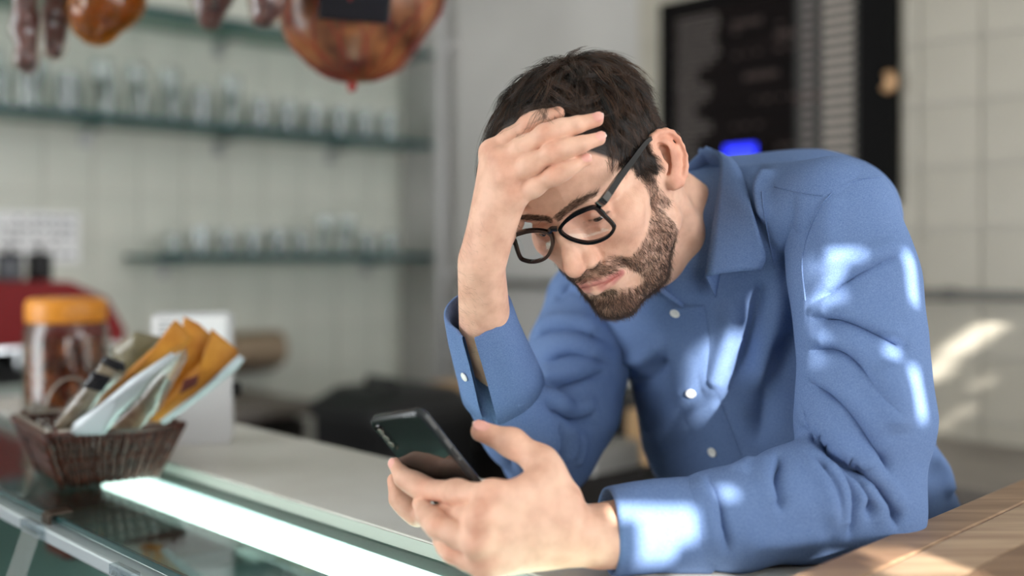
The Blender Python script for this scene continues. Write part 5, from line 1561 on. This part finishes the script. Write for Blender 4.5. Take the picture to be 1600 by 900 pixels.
hrng = np.random.default_rng(21)
hvt = tree_of(HV, HQ)                                   # head surface in head millimetres
RHH = w2h(RHV); rht = tree_of(RHH, RHQ)
w_h = np.clip(hl / 5, 0, 1) * (1 - np.clip(ear_w * 4, 0, 1)) * (~((np.abs(HV[:, 1]) > 78) & (HV[:, 2] < 32)))
CROWN = np.array([-52, -8, 108.0])
def simulate(G, gf, steps=8):
    out = np.zeros((len(G), steps + 1, 3)); out[:, 0] = G
    n0 = nrm(HN[HQ[gf]].mean(1))
    for i in range(len(G)):
        p = Vector(G[i]); n = Vector(n0[i]); z, x, y = G[i][2], G[i][0], abs(G[i][1])
        top = min(1.0, max(0.0, (z - 52) / 45.0))
        L = (13 + 40 * top) * hrng.uniform(.75, 1.2)
        if z < 30: L *= .75
        if G[i][1] < -15 and x > 10 and z > 55: L *= 1.35
        if x < -30 and z < 70: L *= .7
        d0 = G[i] - CROWN; d0 = d0 - n0[i] * (d0 @ n0[i]); d0 = Vector(nrm(d0))
        if z < 60 and x > -45: d0 = (d0 + Vector((-.35, 0, -.35))).normalized()
        bulk = G[i][1] < -22 and x > -15 and z > 58
        drape = z > 92 and x > 0
        if drape: L *= 1.3
        if bulk: d0 = (d0 + Vector((.6, -.4, -.35))).normalized()
        front = (not bulk) and x > 42 and y < 46 and hair_line(G[i][None])[0] < 20
        if front: L = hrng.uniform(10, 20); d0 = (d0 * -.6 + Vector((-.4, .35, .5))).normalized()
        sw = hrng.normal(0, .30 * (.4 + top)); side = n.cross(d0)
        d0 = (d0 + side * sw).normalized()
        curl = hrng.normal(0, .10 + .22 * top); vol = hrng.uniform(.25, 1.0)
        lift = (.35 + .75 * top) * vol * (1.5 if bulk else 1.0)
        d = (d0 + n * lift).normalized(); st = L / steps
        for k in range(steps):
            t = (k + 1) / steps
            p = p + d * st
            loc, nn, _, dist = hvt.find_nearest(p)
            off = (p - loc).dot(nn)
            want = 2.0 + (3.0 + 17.0 * top * vol) * math.sin(min(1, t * 1.3) * 1.57)
            if z < 50: want = 1.0 + 3.5 * vol * t
            if bulk: want = 4.0 + (5.0 + 20.0 * vol) * math.sin(min(1, t * 1.3) * 1.57)
            if off < want * .6: p = p + nn * (want * .6 - off)
            elif off > want: p = p - nn * (off - want) * .5
            loc2, n2, _, d2 = rht.find_nearest(p, 14.0)
            if loc2 is not None:
                o2 = (p - loc2).dot(n2)
                if o2 < 2.2: p = p + n2 * min(6.0, 2.2 - o2)
            out[i, k + 1] = p
            tang = d - nn * d.dot(nn)
            s2 = nn.cross(tang)
            d = (tang.normalized() + s2 * curl * .5 + nn * lift * (.55 - t) * .5 + Vector((.05, 0, -.04 * top))).normalized()
    return out
G, gf = sample_faces(HV, HQ, w_h * np.where(HV[:, 2] > 50, 1.0, 1.3), 1500, hrng)
GP = simulate(G, gf)
hp = to_px(h2w(GP[:, 3:].reshape(-1, 3)))
over = inpoly(hp, [(770, 226), (800, 214), (950, 200), (955, 262), (880, 330), (800, 345), (765, 280)]).reshape(len(G), -1).any(1)
G, gf, GP = G[~over], gf[~over], GP[~over]
CH = 17
idx = np.repeat(np.arange(len(G)), CH)
offs = hrng.normal(0, 3.6, (len(idx), 3)); gn = nrm(HN[HQ[gf]].mean(1))[idx]
offs -= gn * (offs * gn).sum(1, keepdims=True)
t = np.linspace(0, 1, GP.shape[1])[None, :, None]
lenf = hrng.uniform(.75, 1.12, (len(idx), 1, 1))
base = GP[idx]; base = base[:, :1] + (base - base[:, :1]) * lenf
CP = base + offs[:, None] * (1 - .78 * t) + hrng.normal(0, 1.0, (len(idx), 1, 3)) * t ** 1.5 * 1.6
CP[:, 0] -= gn * 1.0
fly = hrng.random(len(idx)) < .02
CP[fly] += (gn[fly] * hrng.uniform(2, 9, (fly.sum(), 1)))[:, None] * t ** 2
hair_m = hair_mat('hair_dark_brown', (16, 12, 10), (92, 66, 50), .26)
k = GP.shape[1]
strands('hair', h2w(CP), np.interp(np.linspace(0, 1, k), [0, .6, 1], [.00013, .00012, .00004]), hair_m, person, 'short tousled dark brown hair', clump=hrng.random(len(G))[idx])

# beard and moustache
def fuzz(name, mask_w, n, length, flow, lift, rad, material, label, V=HV, Q=HQ, N=HN, conv=h2w, curl=.35, kpts=5):
    p, f = sample_faces(V, Q, mask_w.astype(float), n, hrng)
    nn = nrm(N[Q[f]].mean(1)); fl = flow(p); fl = nrm(fl - nn * (fl * nn).sum(1, keepdims=True))
    fl = nrm(fl + hrng.normal(0, curl, fl.shape)); L = length(p) * hrng.uniform(.6, 1.25, (n, 1))
    pts = [p - nn * .3 * (1 if conv is h2w else .001)]
    d = nrm(fl + nn * lift)
    q = pts[0]
    for i in range(1, kpts):
        q = q + d * L / (kpts - 1); pts.append(q); d = nrm(d + fl * .25 - nn * .22 * lift + hrng.normal(0, curl * .22, fl.shape))
    Pt = conv(np.stack(pts, 1))
    return strands(name, Pt, np.interp(np.linspace(0, 1, kpts), [0, .5, 1], [rad, rad * .85, rad * .35]), material, person, label)
beard_m = hair_mat('beard_brown', (30, 20, 15), (104, 70, 47))
dens = np.clip(.55 + .45 * (-HV[:, 2] - 20) / 50, .4, 1.2)
def bflow(p):
    f = np.tile(np.array([.25, 0, -1.0]), (len(p), 1)); f[:, 1] = np.sign(p[:, 1]) * .1
    m = (p[:, 2] > -52) & (p[:, 0] > 84); f[m] = np.stack([np.full(m.sum(), -.1), np.sign(p[m, 1]) * 1.0, np.full(m.sum(), -.8)], 1)
    return f
fuzz('beard', bw * dens, 14000, lambda p: np.where(p[:, 2:3] < -78, 9.0, np.where((p[:, 2:3] > -52) & (p[:, 0:1] > 84), 7.0, 6.0)), bflow, .75, .00010, beard_m, 'short brown boxed beard and moustache')
brow_w = face_mask(HV, BROW) & (HV[:, 0] > 40) & (HV[:, 2] > 5)
def brflow(p):
    f = np.tile(np.array([-.3, 0, .25]), (len(p), 1)); f[:, 1] = np.sign(p[:, 1]); return f
fuzz('eyebrows', brow_w, 900, lambda p: np.full((len(p), 1), 7.0), brflow, .3, .00008, hair_m, 'dark brown eyebrows', curl=.18)
RHN = vnormals(RHV, RHQ)
arm_w = np.clip((CAMZ + .045 - RHV[:, 2]) / .05, 0, 1) * np.clip((-RHN[:, 0] + .3), 0, 1)
fuzz('arm_hair', arm_w, 500, lambda p: np.full((len(p), 1), .009), lambda p: np.tile(np.array([-.5, 0, .6]), (len(p), 1)), .5, .00003, hair_m, 'fine dark hair on the wrist', RHV, RHQ, RHN, lambda v: v, .3)
# ------------------------------------------------------------------ glasses
blk = mat('glasses_black_acetate', (14, 15, 18), .16, spec=.6, coat=.3)
lens_m = thin_glass('spectacle_lens', (250, 250, 252), .55, 0.0, .015)
gl_root = empty('eyeglasses', h2w((100, 0, 0)), 'black thick-framed eyeglasses worn low on his nose', 'eyeglasses')
ZN = [(330, 345), (355, 295), (420, 245), (490, 212), (540, 196), (566, 200), (592, 226), (640, 270), (674, 308), (676, 336), (640, 378), (580, 408), (510, 421), (440, 410), (375, 385)]
gn_ = HR @ nrm(np.array([.97, .10, .06]))
near = np.array([w2h(px_plane(800 + a / 4.285, 280 + b / 4.285, h2w((109, 0, 5)), gn_)) for a, b in ZN])
def closed_spline(Q, n):
    Q = np.vstack([Q, Q[:1]]); Q2 = np.vstack([Q[-3:-1], Q, Q[1:3]])
    s = spline(Q2, n * (len(Q2) - 1) // (len(Q) - 1) + 1)
    m = len(Q2) - 1; a = int(round(len(s) * 2 / m)); b = int(round(len(s) * (m - 2) / m)); return s[a:b]
ring_n = closed_spline(near, 60)
BX = near[0] + np.array([0, 0, 0])
def far(p):
    q = np.array(p, float); q[..., 1] = -q[..., 1] - 5.0; q[..., 2] = q[..., 2] - .115 * np.abs(q[..., 1] + 2); return q
ring_f = far(ring_n)
fr = MB()
for ring in (ring_n, ring_f):
    c = ring.mean(0); n = nrm(np.cross(ring[0] - c, ring[15] - c)); n = n * np.sign(n[0])
    prof = [(2.4, 1.6), (2.4, -1.8), (-.9, -1.8), (-.9, 1.6)]
    rows = []
    for (o, d) in prof + prof[:1]:
        rows.append([Vector(h2w(p + nrm(p - c) * (o + (1.0 if (p[2] - c[2]) > 6 and o > 0 else 0)) + n * d)) for p in np.vstack([ring, ring[:1]])])
    fr.sheet(rows)
br = spline([ring_n[0] + [1, -2, 4], (ring_n[0] + ring_f[0]) / 2 + [2.5, 0, 6.5], ring_f[0] + [1, 2, 4]], 9)
fr.tube([h2w(p) for p in br], [.0027] * 9, 8)
front = fr.build('front_frame', blk, gl_root, smooth=True, angle=35)
for ring in (ring_n, ring_f):
    c = ring.mean(0); n = nrm(np.cross(ring[0] - c, ring[15] - c)); n = n * np.sign(n[0])
    rows = [[Vector(h2w(c + (p - c) * t + n * 2.0 * (1 - t * t))) for p in np.vstack([ring, ring[:1]])] for t in np.linspace(0.02, 1, 6)]
    MB().sheet(rows).build('lens', lens_m, gl_root, smooth=True)
for s in (1, -1):
    rg = ring_n if s == 1 else ring_f
    hi_ = rg[np.argmax(rg[:, 1] * s + rg[:, 2] * .9)]
    def tp(px, py, y): return w2h(px_plane(px, py, h2w((0, y, 0)), HR[:, 1]))
    pth = [hi_ + np.array([-1, 4 * s, 2]), None, None, None, None, None]
    near_pts = [tp(944, 312, 70), tp(966, 280, 73), tp(990, 248, 76), tp(1010, 222, 78), tp(1030, 209, 76.5), tp(1050, 205, 76), tp(1060, 209, 75)]
    pts = [pth[0]] + [np.array([p[0], p[1] * s, p[2] - (0 if s == 1 else 9 * (1 - min(1, max(0, (95 - p[0]) / 110))))]) for p in near_pts]
    sp = spline(pts, 30); h = np.interp(np.linspace(0, 1, 30), [0, .15, .5, .8, 1], [4.6, 4.2, 2.9, 2.0, 2.2]); w = np.interp(np.linspace(0, 1, 30), [0, .5, 1], [1.6, 1.2, 1.6])
    rows = []
    for cx, cz in ((1, 1), (1, -1), (-1, -1), (-1, 1), (1, 1)):
        rows.append([Vector(h2w(p + np.array([0, cx * ww, 0]) + np.array([.35, 0, .94]) * cz * hh)) for p, ww, hh in zip(sp, w, h)])
    t_ = MB().sheet(rows); n0 = 30
    t_.F.append((0, n0, 2 * n0, 3 * n0)); t_.M.append(0); t_.F.append((n0 - 1, 2 * n0 - 1, 3 * n0 - 1, 4 * n0 - 1)); t_.M.append(0)
    t_.build('temple_arm', blk, gl_root, smooth=True, angle=40)

# eyes behind the lids
# ------------------------------------------------------------------ phone
ph = empty('mobile_phone', Vector(PH_O + PH_L * .144), 'black mobile phone in a clear bumper held in his raised hand', 'phone')
PA = (Vector(PH_W), Vector(PH_L), Vector(PH_N)); PC = Vector(PH_O + PH_W * .0365 + PH_L * .0735 - PH_N * .0042)
ph_glass = mat('phone_back_glass', (16, 17, 18), .06, spec=.7, coat=.5)
ph_frame = mat('phone_bumper', (34, 38, 40), .22, spec=.6)
ph_scr = mat('phone_screen', (8, 8, 10), .05, spec=.7)
ph_lens = mat('phone_camera_lens', (150, 140, 130), .2, metal=.8)
def slab(w, l, th, r, c, name, m, bev=.0012):
    mb = MB(); o1 = rrect(w - 2 * bev, l - 2 * bev, max(r - bev, .001)); o2 = rrect(w, l, r); n = len(o1)
    V = []
    for o, z in ((o1, -th / 2), (o2, -th / 2 + bev), (o2, th / 2 - bev), (o1, th / 2)):
        V += [c + PA[0] * p[0] + PA[1] * p[1] + PA[2] * z for p in o]
    F = [tuple(range(n - 1, -1, -1)), tuple(range(3 * n, 4 * n))]
    for k in range(3): F += [(k * n + i, k * n + (i + 1) % n, (k + 1) * n + (i + 1) % n, (k + 1) * n + i) for i in range(n)]
    mb._add(V, F); return mb.build(name, m, ph, smooth=True, angle=40)
slab(.0730, .1470, .0088, .0105, PC, 'bumper', ph_frame, .002)
slab(.0675, .1415, .0006, .0085, PC + PA[2] * .0044, 'back_glass', ph_glass, .0002)
slab(.0675, .1415, .0006, .0085, PC - PA[2] * .0044, 'screen', ph_scr, .0002)
cam_c = Vector(PH_O + PH_W * .0105 + PH_L * .0215) + PA[2] * .0008
isl = slab(.0110, .0300, .0018, .0052, cam_c, 'camera_island', ph_glass, .0006)
for k in (-1, 0, 1):
    mb = MB(); mb.lathe([(0, .0), (.0022, .0), (.0030, .0004), (.0034, .0002), (.0034, -.0005)], cam_c + PA[1] * (k * .0078) + PA[2] * .001, 16, PA)
    o = mb.build('camera_lens', ph_lens, isl, smooth=True)
for (d, l) in ((.030, .012), (.052, .010), (.066, .010)):
    MB().box(Vector(PH_O + PH_W * .0735 + PH_L * d - PH_N * .0042), (.0014, l, .003), PA, .0005).build('side_button', ph_frame, ph)
